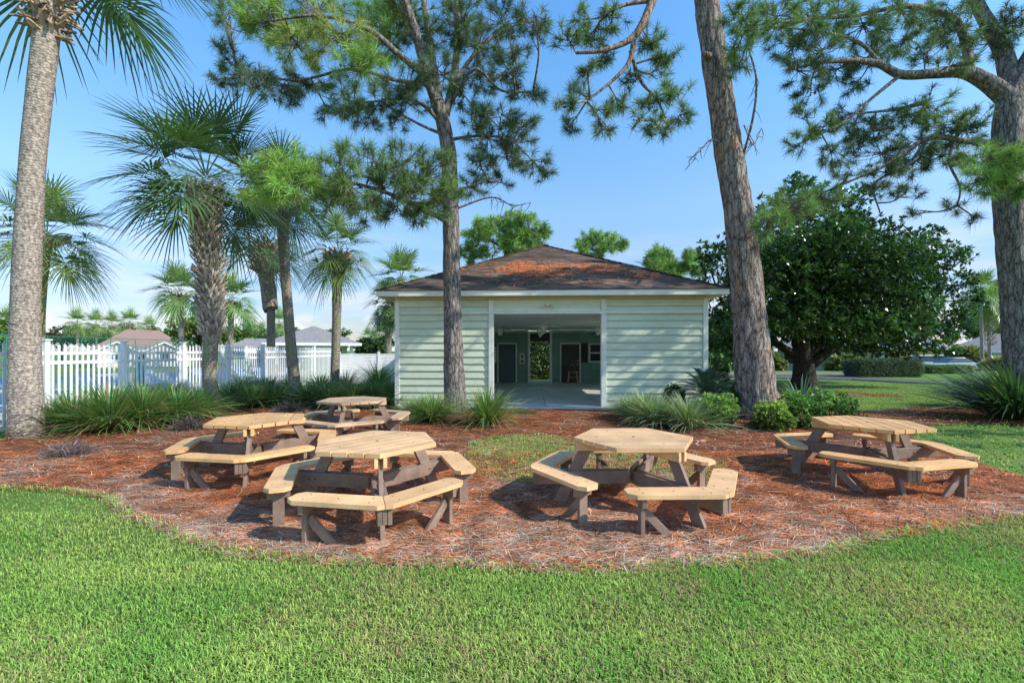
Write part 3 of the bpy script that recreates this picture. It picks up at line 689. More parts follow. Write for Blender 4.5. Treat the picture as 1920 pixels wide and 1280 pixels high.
dup(fan, wp(2.15, 4.9, 2.815), BR + .7, 1, 'ceiling fan hanging in the right part of the shelter')
t = thing('stool', 'small wooden stool with a round back rail in front of the brown door', 'stool', wp(1.52, BYI - .75, .055), BR)
m = M(); m.prism([(-.24, -.2), (.24, -.2), (.26, 0), (.24, .2), (-.24, .2), (-.26, 0)], .56, .61); m.build('seat', wood_m, t, bevel=.01)
for sx in (-1, 1):
    for sy in (-1, 1):
        m = M(); m.beam((sx * .18, sy * .14, .56), (sx * .26, sy * .18, 0), .055, .055, (1, 0, 0)); m.build('leg', wood_m, t, bevel=.004)
m = M(); m.beam((-.22, .15, .30), (.22, .15, .30), .03, .04, (0, 1, 0)); m.build('rail', wood_m, t)
t = thing('bag', 'black bag standing on the wooden stool', 'bag', wp(1.50, BYI - .75, .666), BR)
m = M(); m.prism([(-.16, -.1), (.16, -.1), (.18, 0), (.15, .1), (-.15, .1), (-.18, 0)], .0, .24); m.build('bag_body', dark_m, t, bevel=.03)
m = M(); m.tube(catmull([(-.1, 0, .24), (-.07, 0, .34), (.07, 0, .34), (.1, 0, .24)]), .012, 8); m.build('strap', wood_m, t)
t = thing('notice_board', 'narrow pale notice board with two dark pictures beside the left door', 'notice board', wp(-1.06, BYI - .034, 1.02), BR)
m = M(); m.box((0, -.015, .27), (.26, .02, .56)); m.build('panel', trim_m, t)
for z in (.13, .39):
    m = M(); m.box((0, -.029, z), (.13, .008, .16)); m.build('picture', door_m, t)
t = thing('paper_notice', 'white paper notice stuck on the dark door at the left of the opening', 'notice', wp(-2.52, BYI - .077, 1.15), BR)
m = M(); m.box((0, -.003, .35), (.21, .004, .82)); m.build('sheet', white_m, t)
m = M()
for k in range(9): m.box((0, -.006, .64 - k * .065), (.15 - .03 * (k % 3), .002, .012))
m.build('text_lines', dark_m, t)
# ================================================================== plants
fol_m = foliage('plant_leaf', rough=.45, trans=.28)
ndl_m = foliage('pine_needle', rough=.5, trans=.22, tint=(1.2, 1.35, .7))
gloss_m = foliage('glossy_leaf', rough=.26, trans=.12, spec=.6)
palm_m = foliage('palm_leaf', rough=.38, trans=.25, spec=.5)
pine_b = bark('pine_bark', (.085, .07, .06), (.33, .27, .235), (.50, .43, .38), sx=10, sz=2.6, orange=(.50, .27, .16))
pine_b2 = bark('pine_bark_grey', (.075, .065, .06), (.27, .235, .21), (.44, .395, .36), sx=13, sz=3.0)
mag_b = bark('magnolia_bark', (.03, .026, .022), (.06, .052, .045), (.085, .075, .065), sx=6, sz=5, strength=.4)
palm_b = ringbark('palm_bark', (.33, .275, .23), (.43, .37, .315))
palm_b2 = ringbark('palm_bark_mossy', (.26, .215, .175), (.36, .31, .265), moss=(.22, .26, .13))
moss_b = ringbark('mossy_bark', (.36, .33, .17), (.46, .43, .22), moss=(.34, .38, .12))
boot_m = plain('palm_boot', (.54, .47, .41), rough=.9, var=.35, scale=9, fine=40)
husk_m = plain('palm_husk', (.50, .375, .285), rough=.9, var=.35, scale=9, fine=40)
twig_m = plain('twig', (.15, .115, .095), rough=.9, var=.3)

# ------------------------------------------------------------------ palms
WM = 1.0
def frond(m, base, az, el, Rr, dark, droop=1.0, nl=34):
    d = np.array([math.cos(az) * math.cos(el), math.sin(az) * math.cos(el), math.sin(el)])
    pl = Rr * random.uniform(.38, .54); K = 5
    t = np.linspace(0, 1, K); P = base + d * (pl * t)[:, None]; P[:, 2] -= (t ** 2) * pl * .16 * droop * math.cos(el)
    side = np.array([-math.sin(az), math.cos(az), 0])
    m.strips(P[None], np.linspace(.045, .022, K)[None] * Rr / 2.4, side[None], np.array([.20, .26, .10]) * .8)
    d1 = unit(P[-1] - P[-2]); up = np.cross(d1, side); up *= np.sign(up[2] + 1e-6)
    d1 = unit(d1 - np.array([0, 0, .28 * droop]) * math.cos(el))
    up = np.cross(side, d1); up = up if up[2] > 0 else -up
    tip = P[-1]; a = np.linspace(-2.15, 2.15, nl) + rng.normal(0, .02, nl)
    ca, sa = np.cos(a), np.sin(a)
    D = ca[:, None] * d1 + sa[:, None] * side + (np.abs(sa) * .30)[:, None] * up; D = unit(D)
    Ln = Rr * .58 * (.78 + .28 * ca) * rng.uniform(.9, 1.06, nl)
    B = tip + d1 * (np.maximum(ca, 0) * Rr * .10)[:, None] - np.array([0, 0, 1.]) * (np.maximum(ca, 0) * Rr * .025 * droop)[:, None]
    tt = np.array([0, .3, .58, .82, 1.0]); Q = B[:, None] + D[:, None] * (Ln[:, None] * tt)[..., None]
    dr = (rng.uniform(.22, .5, nl) * droop)[:, None] * Ln[:, None] * np.clip(tt - .3, 0, 1)[None] ** 1.7
    Q[..., 2] -= dr * 1.5; 
    Sd = unit(np.cross(D, up)); W = np.array([.012, .050, .036, .022, .003]) * Rr / 2.2 * WM
    c = np.array([.095, .17, .07]) if dark else np.array([.20, .30, .10])
    c = c * random.uniform(.75, 1.25); col = np.tile(c, (nl, 5, 1)) * rng.uniform(.8, 1.2, (nl, 1, 1)); col[:, 4] = col[:, 4] * .6 + np.array([.25, .2, .1]) * .4
    m.strips(Q, W[None] , Sd, col)
def crown_mesh(Rr, n, dark, lo=-38, hi=86, seed=1, nl=34, droop=1.0):
    random.seed(seed); m = M()
    for i in range(n):
        f = i / (n - 1); el = R(hi + (lo - hi) * f ** .85 + random.uniform(-7, 7)); az = i * 2.39996 + random.uniform(-.25, .25)
        z = .25 * Rr * .4 * (1 - f) - .12 * f * Rr * .5
        frond(m, np.array([.05 * math.cos(az), .05 * math.sin(az), z]), az, el, Rr * random.uniform(.88, 1.08), dark, droop * (.5 + .9 * f), nl)
    return m
def boots(m, path, r0, r1, n, ln, wd, out=45, seed=3, split=True, jit=12):
    """criss-cross leaf bases climbing the trunk"""
    random.seed(seed); path = np.array(path); 
    for i in range(n):
        f = i / n; p = path[0] + (path[-1] - path[0]) * f if len(path) == 2 else path[min(len(path) - 1, int(f * (len(path) - 1)))]
        az = i * 2.39996 + random.uniform(-.15, .15); rr = r0 + (r1 - r0) * f
        rad = np.array([math.cos(az), math.sin(az), 0]); tg = np.array([-math.sin(az), math.cos(az), 0]); up = np.array([0, 0, 1.])
        o = R(out + random.uniform(-jit, jit)); c = np.array([1, 1, 1.]) * random.uniform(.5, 1.2)
        b = p + rad * rr * .82; l = ln * random.uniform(.8, 1.2)
        for s_ in ((-1, 1) if split else (0,)):
            e = b + (rad * math.sin(o) + up * math.cos(o)) * l + tg * s_ * l * .42
            mid = (b + e) / 2 + rad * l * .06 + tg * s_ * l * .05
            sd = unit(tg * (1 if s_ == 0 else .8) + up * (-.35 * s_))
            for (q0, q1, w0, w1) in ((b, mid, wd, wd * .8), (mid, e, wd * .8, wd * .5)):
                n_ = unit(np.cross(sd, q1 - q0)) * wd * .16
                v = [q0 - sd * w0 / 2 - n_, q0 + sd * w0 / 2 - n_, q0 + sd * w0 / 2 + n_, q0 - sd * w0 / 2 + n_, q1 - sd * w1 / 2 - n_, q1 + sd * w1 / 2 - n_, q1 + sd * w1 / 2 + n_, q1 - sd * w1 / 2 + n_]
                m.add(v, [[0, 1, 5, 4], [1, 2, 6, 5], [2, 3, 7, 6], [3, 0, 4, 7], [4, 5, 6, 7]], c)
def palm(label, trunk, Rr, n, dark, bt=None, bm_=palm_b, seed=1, lo=-38, name='palm_tree', nl=34, cz=.0, hi=86, droop=1.0):
    """trunk: [(px, py, Y, radius)] from the ground up; crown on the last point"""
    P = [at(px, py, Y) for px, py, Y, r in trunk]; base = P[0].copy(); base.z = gz(base.y); P[0] = base.copy()
    t = thing(name, label, 'palm tree', base)
    pts = catmull([p - base for p in P], 8); rr = np.interp(np.linspace(0, 1, len(pts)), np.linspace(0, 1, len(P)), [r for *_, r in trunk]) * math.cos(math.atan(abs(trunk[0][0] - CX) / F_PX))
    rr[0] *= 1.12
    m = M(); m.tube(pts, rr, 18, rough=.045, rscale=2.0, seed=seed); m.build('trunk', bm_, t, smooth=True)
    top = pts[-1]
    m = crown_mesh(Rr, n, dark, lo, hi, seed, nl, droop); o = m.build('crown', palm_m, t); o.location = tuple(top + np.array([0, 0, cz]))
    if bt:
        m = M(); i0 = int(bt['from'] * (len(pts) - 1)); path = pts[i0:]
        fine = np.stack([np.interp(np.linspace(0, 1, 60), np.linspace(0, 1, len(path)), path[:, k]) for k in range(3)], 1)
        boots(m, fine, bt['r0'], bt['r1'], bt['n'], bt['l'], bt['w'], bt.get('out', 45), seed, bt.get('split', True), bt.get('jit', 12)); m.build('leaf_bases', bt.get('mat', boot_m), t)
    return t
palm('tall palm with a thick pale grey trunk at the far left edge',
     [(50, 818, 8.97, .40), (47, 600, 8.97, .335), (62, 300, 8.97, .29), (84, 90, 8.97, .30), (100, -60, 8.97, .32)], 2.7, 26, True,
     dict(**{'from': .79}, r0=.22, r1=.30, n=110, l=.30, w=.085, out=68, mat=husk_m, split=False, jit=62), palm_b, 5, lo=-8, cz=.8)
P1 = palm('stout palm with a criss-cross trunk of old leaf bases and broad dark fan crown',
     [(397, 776, 12.2, .235), (393, 690, 12.2, .21), (396, 610, 12.2, .22), (392, 520, 12.2, .28), (386, 420, 12.2, .34), (386, 350, 12.2, .32)], 2.4, 34, True,
     dict(**{'from': .37}, r0=.19, r1=.35, n=290, l=.27, w=.07, out=38), palm_b2, 14, lo=-24, cz=.15, droop=.85, hi=66)
palm('slim dark palm with a ball of leaf bases under its crown',
     [(508, 728, 19, .19), (508, 585, 19, .185), (507, 578, 19, .34), (503, 540, 19, .34), (498, 505, 19, .34), (497, 455, 19, .38)], 2.1, 20, True,
     dict(**{'from': .75}, r0=.40, r1=.50, n=110, l=.36, w=.09, out=50), palm_b2, 21, lo=-30)
palm('leaning palm with a mossy trunk standing in the liriope before the fence',
     [(556, 752, 15.2, .21), (545, 640, 15.2, .185), (534, 500, 15.2, .175), (530, 420, 15.2, .21), (530, 370, 15.2, .24)], 2.0, 20, True,
     dict(**{'from': .82}, r0=.26, r1=.34, n=44, l=.42, w=.10, out=65), palm_b2, 33, lo=-22)
palm('palm with orange leaf bases and loose silvery crown by the capped fence post',
     [(627, 737, 18, .19), (631, 600, 18, .18), (632, 520, 18, .22), (635, 475, 18, .26)], 1.75, 24, False,
     dict(**{'from': .74}, r0=.27, r1=.36, n=50, l=.34, w=.10, out=55, mat=husk_m), palm_b2, 41, lo=-50)
palm('palm crown showing behind the tall pale trunk at the far left',
     [(74, 785, 11.8, .2), (73, 600, 11.8, .18), (80, 490, 11.8, .20), (86, 445, 11.8, .22)], 1.55, 30, False,
     dict(**{'from': .85}, r0=.20, r1=.26, n=30, l=.28, w=.08, out=60, mat=husk_m), moss_b, 52, lo=-35)
WM = 1.7
palm('sunlit palm with a pink-brown trunk beyond the fence, left of the stout palm',
     [(340, 713, 30, .22), (340, 640, 30, .2), (338, 575, 30, .22), (337, 552, 30, .24)], 2.05, 26, False,
     dict(**{'from': .72}, r0=.27, r1=.34, n=34, l=.36, w=.10, out=60, mat=husk_m), palm_b, 61, lo=-40, nl=26)
palm('sunlit palm beyond the fence immediately right of the stout palm trunk',
     [(431, 713, 30, .21), (432, 650, 30, .19), (433, 590, 30, .22), (432, 565, 30, .25)], 2.05, 26, False,
     dict(**{'from': .72}, r0=.28, r1=.36, n=34, l=.36, w=.10, out=60, mat=husk_m), palm_b, 67, lo=-45, nl=26)
palm('palm rising behind the left eave of the shelter with hanging dry fronds',
     [(752, 712, 26.5, .2), (752, 600, 26.5, .2), (752, 525, 26.5, .24)], 2.0, 34, False, None, palm_b2, 73, lo=-80, nl=26)
palm('shaggy palm whose fronds hang beside the upper left corner of the shelter',
     [(728, 715, 25.5, .2), (728, 620, 25.5, .2), (729, 572, 25.5, .24)], 1.5, 30, True, None, palm_b2, 79, lo=-85, nl=24)
WM = 1.9
palm('taller of two thin palms by the grey roofed house on the right',
     [(1843, 720, 45, .21), (1841, 640, 45, .2), (1838, 545, 45, .22)], 2.2, 26, False, None, palm_b, 83, lo=-60, nl=22)
palm('shorter palm with a ragged brown trunk by the grey roofed house on the right',
     [(1857, 719, 46, .22), (1855, 640, 46, .22), (1853, 572, 46, .26)], 2.2, 26, False,
     dict(**{'from': .45}, r0=.24, r1=.34, n=60, l=.45, w=.12, out=40), palm_b, 89, lo=-40, nl=22)
palm('palm rising behind the right slope of the shelter roof',
     [(1235, 700, 38, .2), (1235, 600, 38, .2), (1232, 520, 38, .22)], 2.3, 30, False, None, palm_b2, 91, lo=-20, nl=24)
WM = 1.9
proto = None
far = [(145, 606, 80, 1.05, 'far palm nearest the tall pale trunk, leftmost of the row'), (180, 608, 82, 1.0, 'second far palm from the left of the row, dry fronds below'), (210, 610, 84, .9, 'third and smallest far palm of the row beyond the fence'), (243, 606, 80, 1.1, 'far palm with yellow fruit stalks over the brown roof'),
       (279, 616, 90, 1.0, 'dark far palm behind the ridge of the brown roofed house'), (466, 622, 90, 1.0, 'far palm with a yellow base between the two sunlit palms'), (490, 624, 95, 1.0, 'far palm left of the slim dark trunk'), (523, 606, 70, .8, 'small far palm between the slim trunk and the leaning trunk'),
       (690, 632, 90, 1.0, 'far palm low right of the grey pavilion roof'), (716, 628, 85, 1.1, 'far palm next to the shelter corner'), (703, 636, 100, 1.0, 'far palm between two others near the shelter corner'), (18, 606, 60, 1.1, 'far palm showing left of the tall pale trunk')]
for i, (px, py, Y, s_, lab) in enumerate(far):
    p = at(px, py, Y); g = gz(Y)
    if proto is None:
        proto = thing('palm_tree', lab, 'palm tree', (p.x, Y, g), 0, 'distant palms beyond the fence')
        hh = p.z - g; m = M(); m.tube([(0, 0, 0), (.05, 0, hh * .5), (0, 0, hh)], [.26, .2, .24], 10); m.build('trunk', palm_b, proto, smooth=True)
        m = crown_mesh(2.7, 22, False, -50, 86, 5, 18); o = m.build('crown', palm_m, proto); o.location = (0, 0, hh)
        m = M(); boots(m, [(0, 0, hh - .9), (0, 0, hh - .1)], .28, .34, 26, .4, .13, 55); m.build('leaf_bases', husk_m, proto); h0 = hh
    else:
        dup(proto, (p.x, Y, g), i * 1.3, (s_, s_, (p.z - g) / h0), lab, 'distant palms beyond the fence')

# ------------------------------------------------------------------ pines
def pine(label, trunk, limbs, blobs, nl=.21, density=1.0, bm_=pine_b, seed=1, wd=.008, seg=26, tuft_n=56, name='pine_tree', bare=(), rough=.10, cat='pine tree'):
    random.seed(seed); lrng = np.random.default_rng(seed)
    W = lambda L_: [np.array(at(px, py, Y)) for px, py, Y, r in L_]
    P = W(trunk); base = P[0].copy(); base[2] = gz(base[1]); P[0] = base.copy()
    t = thing(name, label, cat, tuple(base))
    pts = catmull(P, 14); rr = np.interp(np.linspace(0, 1, len(pts)), np.linspace(0, 1, len(P)), [r for *_, r in trunk]) * math.cos(math.atan(abs(trunk[0][0] - CX) / F_PX))
    m = M(); m.tube(pts, rr, seg, rough=rough, rscale=3.2, seed=seed * 3.1)
    o = m.build('trunk', bm_, t, smooth=True, origin=base)
    skel = [pts[int(len(pts) * .45):]]
    m = M()
    for lb in limbs:
        q = catmull(W(lb), 9); r = np.interp(np.linspace(0, 1, len(q)), np.linspace(0, 1, len(lb)), [x for *_, x in lb])
        m.tube(q, r, 10, rough=.10, rscale=4, seed=seed); skel.append(q)
    for lb in bare:
        q = catmull(W(lb), 7); r = np.interp(np.linspace(0, 1, len(q)), np.linspace(0, 1, len(lb)), [x for *_, x in lb]); m.tube(q, r, 7)
        for k in range(14):
            i = random.randint(len(q) // 3, len(q) - 1); e = q[i] + lrng.normal(0, .16, 3) + np.array([0, 0, -.12]); m.tube([q[i], (q[i] + e) / 2 + lrng.normal(0, .03, 3), e], [.010, .008, .004], 4)
    SK = np.concatenate(skel)
    tw = M(); T0, TD, TL = [], [], []
    for (px, py, rx, ry, Y, lit) in blobs:
        s_ = Y / F_PX; Y = Y + random.uniform(-.35, .35)
        c = np.array(at(px, py, Y)); rad = np.array([rx * s_, (rx + ry) * .5 * s_, ry * s_])
        dist = np.linalg.norm(SK - c, axis=1) + .5 * np.maximum(0, SK[:, 2] - c[2] - .3); a = SK[np.argmin(dist)]
        v = c - a; L_ = np.linalg.norm(v)
        midp = a + v * .5 + np.array([0, 0, -.06 * L_]) + lrng.normal(0, .05 * L_, 3)
        q = catmull([a, midp, c], 6); r0 = min(.05, .014 + .012 * L_); m.tube(q, np.linspace(r0, .012, len(q)), 6)
        nt = max(3, int(density * 20 * (rx * ry) / 1500 * (Y / 12) ** 1.0)) 
        for k in range(nt):
            u = unit(lrng.normal(0, 1, 3)) * lrng.uniform(.25, 1) ** .45
            e = c + u * rad
            st = q[random.randint(len(q) // 2, len(q) - 1)]
            if np.linalg.norm(e - st) > 1.6: st = c
            mid = (st + e) / 2 + lrng.normal(0, .06, 3) - np.array([0, 0, .05])
            tw.tube([st, mid, e], [.011, .008, .005], 4, cap=False)
            d = unit(unit(e - mid) + np.array([0, 0, .35])); T0.append(e); TD.append(d); TL.append(lit)
            if random.random() < .5: T0.append(mid * .35 + e * .65); TD.append(unit(d + lrng.normal(0, .3, 3))); TL.append(lit)
    o = m.build('branches', bm_, t, smooth=True, origin=base)
    if T0:
        tag(tw.build('twigs', twig_m, o, origin=base), kind='stuff')
        T0, TD, TL = np.array(T0), np.array(TD), np.array(TL, float); n = len(T0)
        B = np.repeat(T0, tuft_n, 0); D0 = np.repeat(TD, tuft_n, 0); lit = np.repeat(TL, tuft_n); Nn = len(B)
        d = unit(D0 * .55 + lrng.normal(0, .62, (Nn, 3))); l = nl * lrng.uniform(.65, 1.2, Nn) * (1 + .28 * np.clip(lit, 0, 1))
        B = B - D0 * (lrng.uniform(0, .14, Nn))[:, None] * (nl / .21)
        Q = np.stack([B, B + d * (l * .55)[:, None], B + d * l[:, None] - np.array([0, 0, 1.]) * (l * .12)[:, None]], 1)
        S = unit(np.cross(d, lrng.normal(0, 1, (Nn, 3))))
        tint = np.repeat(lrng.uniform(.6, 1.4, n), tuft_n)[:, None]
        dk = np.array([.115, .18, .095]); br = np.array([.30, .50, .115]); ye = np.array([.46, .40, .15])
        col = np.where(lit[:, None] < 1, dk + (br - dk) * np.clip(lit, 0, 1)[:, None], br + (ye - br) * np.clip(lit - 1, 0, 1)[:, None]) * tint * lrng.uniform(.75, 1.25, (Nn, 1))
        bd = lrng.uniform(0, 1, Nn) < .035; col[bd] = np.array([.28, .16, .07])
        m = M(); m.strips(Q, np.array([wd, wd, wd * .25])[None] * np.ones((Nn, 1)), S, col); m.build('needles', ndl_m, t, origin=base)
        # cones
        m = M()
        for i in lrng.choice(n, max(2, n // 22), replace=False):
            c = T0[i] - TD[i] * .1 + lrng.normal(0, .04, 3); m.tube([c, c + np.array([0, 0, -.035]), c + np.array([0, 0, -.09])], [.02, .034, .008], 6)
        tag(m.build('cones', twig_m, o, origin=base), kind='stuff')
    return t
YA = 12.25
A_bl = []
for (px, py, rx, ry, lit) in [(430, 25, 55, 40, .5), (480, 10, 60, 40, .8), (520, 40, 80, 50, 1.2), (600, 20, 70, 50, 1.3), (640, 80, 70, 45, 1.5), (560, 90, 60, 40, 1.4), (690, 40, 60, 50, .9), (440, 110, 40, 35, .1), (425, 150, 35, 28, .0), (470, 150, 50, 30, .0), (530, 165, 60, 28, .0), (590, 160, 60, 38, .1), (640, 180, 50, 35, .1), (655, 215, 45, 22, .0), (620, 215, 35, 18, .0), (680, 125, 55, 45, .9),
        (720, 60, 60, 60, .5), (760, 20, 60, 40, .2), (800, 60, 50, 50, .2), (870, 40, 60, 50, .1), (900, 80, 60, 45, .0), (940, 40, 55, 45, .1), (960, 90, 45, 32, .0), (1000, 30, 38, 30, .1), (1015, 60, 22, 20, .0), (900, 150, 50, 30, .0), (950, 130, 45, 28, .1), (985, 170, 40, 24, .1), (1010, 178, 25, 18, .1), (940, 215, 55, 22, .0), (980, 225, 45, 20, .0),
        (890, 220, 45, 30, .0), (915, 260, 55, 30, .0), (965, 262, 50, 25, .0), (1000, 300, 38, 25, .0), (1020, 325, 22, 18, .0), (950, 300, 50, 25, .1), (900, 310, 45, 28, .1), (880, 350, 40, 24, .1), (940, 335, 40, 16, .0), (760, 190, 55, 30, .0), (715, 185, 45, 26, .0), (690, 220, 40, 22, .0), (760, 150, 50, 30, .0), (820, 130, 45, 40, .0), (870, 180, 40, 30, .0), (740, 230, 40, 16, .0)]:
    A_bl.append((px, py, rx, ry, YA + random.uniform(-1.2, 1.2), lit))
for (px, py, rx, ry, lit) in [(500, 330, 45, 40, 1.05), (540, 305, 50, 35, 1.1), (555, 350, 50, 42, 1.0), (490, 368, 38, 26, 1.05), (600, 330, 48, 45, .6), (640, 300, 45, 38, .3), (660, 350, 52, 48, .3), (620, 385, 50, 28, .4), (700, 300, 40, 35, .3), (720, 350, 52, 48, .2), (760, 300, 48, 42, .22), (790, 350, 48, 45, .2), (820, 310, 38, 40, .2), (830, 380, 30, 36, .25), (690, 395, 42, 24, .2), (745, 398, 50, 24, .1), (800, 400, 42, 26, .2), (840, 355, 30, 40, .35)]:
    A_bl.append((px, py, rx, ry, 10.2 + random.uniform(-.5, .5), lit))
pine('forked pine with a wide crown, its trunk before the left wall of the shelter',
     [(855, 776, YA, .34), (851, 690, YA, .27), (848, 560, YA, .235), (845, 400, YA, .22), (842, 300, YA, .21), (832, 235, YA, .20), (820, 190, YA, .19)],
     [[(822, 200, YA, .16), (800, 140, YA, .14), (782, 70, YA - .4, .12), (755, -10, YA - .8, .10), (740, -70, YA - 1, .08)], [(824, 195, YA, .13), (812, 120, YA + .3, .11), (800, 40, YA + .5, .1), (790, -40, YA + .6, .08)],
      [(836, 215, YA, .12), (852, 140, YA + .2, .11), (858, 70, YA + .3, .10), (855, -30, YA + .4, .08)], [(800, 145, YA, .09), (745, 100, YA - .5, .08), (690, 55, YA - .9, .06), (600, 30, YA - 1.1, .04), (500, 40, YA - 1.2, .025)],
      [(815, 160, YA, .07), (740, 150, YA - .3, .05), (660, 130, YA - .5, .04), (560, 150, YA - .4, .03), (460, 140, YA - .3, .02)], [(845, 165, YA, .06), (900, 90, YA + .5, .05), (960, 50, YA + .7, .03), (1010, 40, YA + .8, .02)],
      [(848, 190, YA, .05), (890, 130, YA - .3, .04), (940, 170, YA - .4, .03), (1000, 172, YA - .5, .02)], [(843, 262, YA, .05), (900, 255, YA - .2, .035), (960, 265, YA - .3, .025), (1010, 315, YA - .3, .015)], [(846, 360, YA, .05), (880, 350, YA - .1, .035), (915, 338, YA - .2, .02)],
      [(846, 420, YA, .08), (790, 390, 11.4, .06), (720, 360, 10.6, .045), (640, 340, 10.2, .035), (540, 335, 10.2, .02)], [(838, 255, YA, .05), (790, 235, YA - .3, .035), (735, 205, YA - .5, .02)], [(835, 240, YA, .06), (780, 190, YA - .3, .04), (700, 190, YA - .5, .02)]],
     A_bl, nl=.235, density=1.0, bm_=pine_b2, seed=4, wd=.0075, bare=[[(846, 395, YA, .03), (920, 370, YA, .022), (960, 385, YA, .014), (995, 380, YA, .008)]])
YB = 11.4
B_bl = [(px, py, r, r * .8, 9.6 + random.uniform(-.6, .6), lit) for px, py, r, lit in [(1094, 37, 28, .35), (1064, 70, 30, .2), (1112, 67, 32, .25), (1150, 35, 32, .3), (1130, 100, 28, .1), (1215, 70, 34, .15), (1250, 100, 30, .15), (1235, 130, 26, .1), (1270, 160, 30, .35), (1240, 185, 28, .25), (1277, 215, 24, .2), (1232, 238, 28, .15), (1187, 225, 20, .05), (1082, 172, 26, .2), (1056, 202, 26, .1), (1067, 236, 24, .05), (1131, 205, 24, .1), (1131, 245, 24, .05), (1157, 190, 26, .15), (1185, 155, 24, .1), (1210, 190, 22, .2), (1255, 240, 20, .1), (1100, 130, 22, .1)]]
pine('big leaning pine with thick plated grey and orange bark, right of the shelter',
     [(1424, 783, YB, .74), (1416, 735, YB, .55), (1405, 600, YB, .44), (1388, 420, YB, .40), (1364, 270, YB, .37), (1338, 100, YB, .33), (1322, -20, YB, .31), (1300, -200, YB, .27), (1290, -330, YB, .2)],
     [[(1312, -110, YB, .16), (1270, -100, 10.6, .13), (1228, -10, 9.8, .10), (1205, 45, 9.6, .085), (1180, 75, 9.6, .07), (1130, 95, 9.5, .045), (1080, 100, 9.5, .03)], [(1190, 62, 9.6, .06), (1180, 115, 9.6, .05), (1150, 150, 9.6, .035), (1100, 190, 9.5, .02)], [(1182, 95, 9.6, .045), (1200, 150, 9.7, .035), (1230, 185, 9.7, .025), (1250, 225, 9.7, .015)], [(1225, 0, 9.8, .06), (1170, 10, 9.7, .04), (1120, 35, 9.6, .02)],
      [(1345, 110, YB, .10), (1320, 102, YB - .3, .07)]],
     B_bl + [(1300 + dx, -330 + dy, 70, 50, 11.2 + dz, .3) for dx, dy, dz in ((-60, 0, 0), (60, 10, 1), (0, -60, .5), (120, 60, -1), (-130, 60, 1))], nl=.20, density=1.25, seed=9, wd=.0075, seg=40, rough=.13,
     bare=[[(1382, 330, YB, .035), (1410, 230, YB - .4, .03), (1418, 150, YB - .5, .025), (1400, 80, YB - .5, .016)], [(1386, 300, YB, .03), (1340, 262, YB - .2, .022), (1310, 285, YB - .3, .014), (1292, 300, YB - .3, .008)], [(1395, 235, YB - .4, .018), (1412, 270, YB - .5, .012), (1428, 240, YB - .5, .008)]])
YC = 11.3
C_bl = []
for (px, py, rx, ry, lit, dy) in [(1390, 30, 40, 40, .4, -1), (1380, 95, 32, 30, .5, -1), (1410, 60, 45, 35, .3, -1), (1460, 30, 55, 38, .35, -.6), (1520, 40, 60, 40, .3, -.4), (1570, 20, 55, 35, .4, 0), (1620, 55, 60, 38, .2, .3), (1690, 25, 60, 38, .3, .4), (1750, 40, 55, 38, .2, .6), (1480, 95, 50, 32, .1, -.5), (1540, 90, 50, 30, .1, 0), (1500, 135, 50, 28, .0, -.4), (1560, 130, 50, 30, .0, .2), (1600, 160, 30, 20, .0, .2), (1620, 110, 48, 28, .1, .4), (1690, 85, 48, 30, .2, .5), (1740, 95, 45, 28, .15, .2), (1385, 125, 25, 20, .1, -1),
        (1800, 50, 55, 42, .15, .6), (1850, 80, 50, 40, .1, .5), (1900, 40, 50, 42, .1, .3), (1790, 120, 40, 25, .1, 0), (1520, 180, 40, 22, .0, -.3), (1510, 205, 28, 14, .0, -.3), (1505, 262, 32, 26, .3, -.2), (1545, 235, 42, 22, .1, 0), (1590, 215, 45, 24, .1, .2), (1640, 240, 55, 28, .1, .2), (1600, 262, 50, 24, .0, .2), (1560, 290, 42, 22, .0, 0), (1640, 285, 55, 26, .0, .3), (1690, 225, 50, 30, .2, .3), (1740, 195, 45, 30, .5, .4), (1770, 230, 45, 30, .3, .3), (1720, 270, 50, 30, .1, .2), (1590, 320, 45, 18, .0, 0), (1660, 320, 50, 22, .0, .2), (1710, 310, 45, 24, .0, .1), (1760, 290, 45, 28, .1, 0), (1640, 355, 45, 16, .0, 0), (1700, 360, 40, 16, .0, 0), (1725, 395, 28, 10, .0, 0), (1810, 240, 45, 45, .1, .2), (1830, 290, 40, 35, .2, -.3), (1800, 385, 32, 16, .0, 0), (1830, 410, 24, 12, .0, -.2),
        (1480, 385, 60, 38, .45, -.4), (1440, 420, 40, 40, .4, -.5), (1540, 370, 50, 30, .4, -.3)]:
    C_bl.append((px, py, rx, ry, YC + dy + random.uniform(-.3, .3), lit))
for (px, py, rx, ry, lit) in [(1850, 300, 42, 36, .75), (1885, 325, 45, 40, .75), (1830, 335, 34, 28, .65), (1915, 300, 40, 40, .65), (1925, 345, 45, 35, .65), (1865, 350, 40, 24, .6)]:
    C_bl.append((px, py, rx, ry, 9.9, lit))
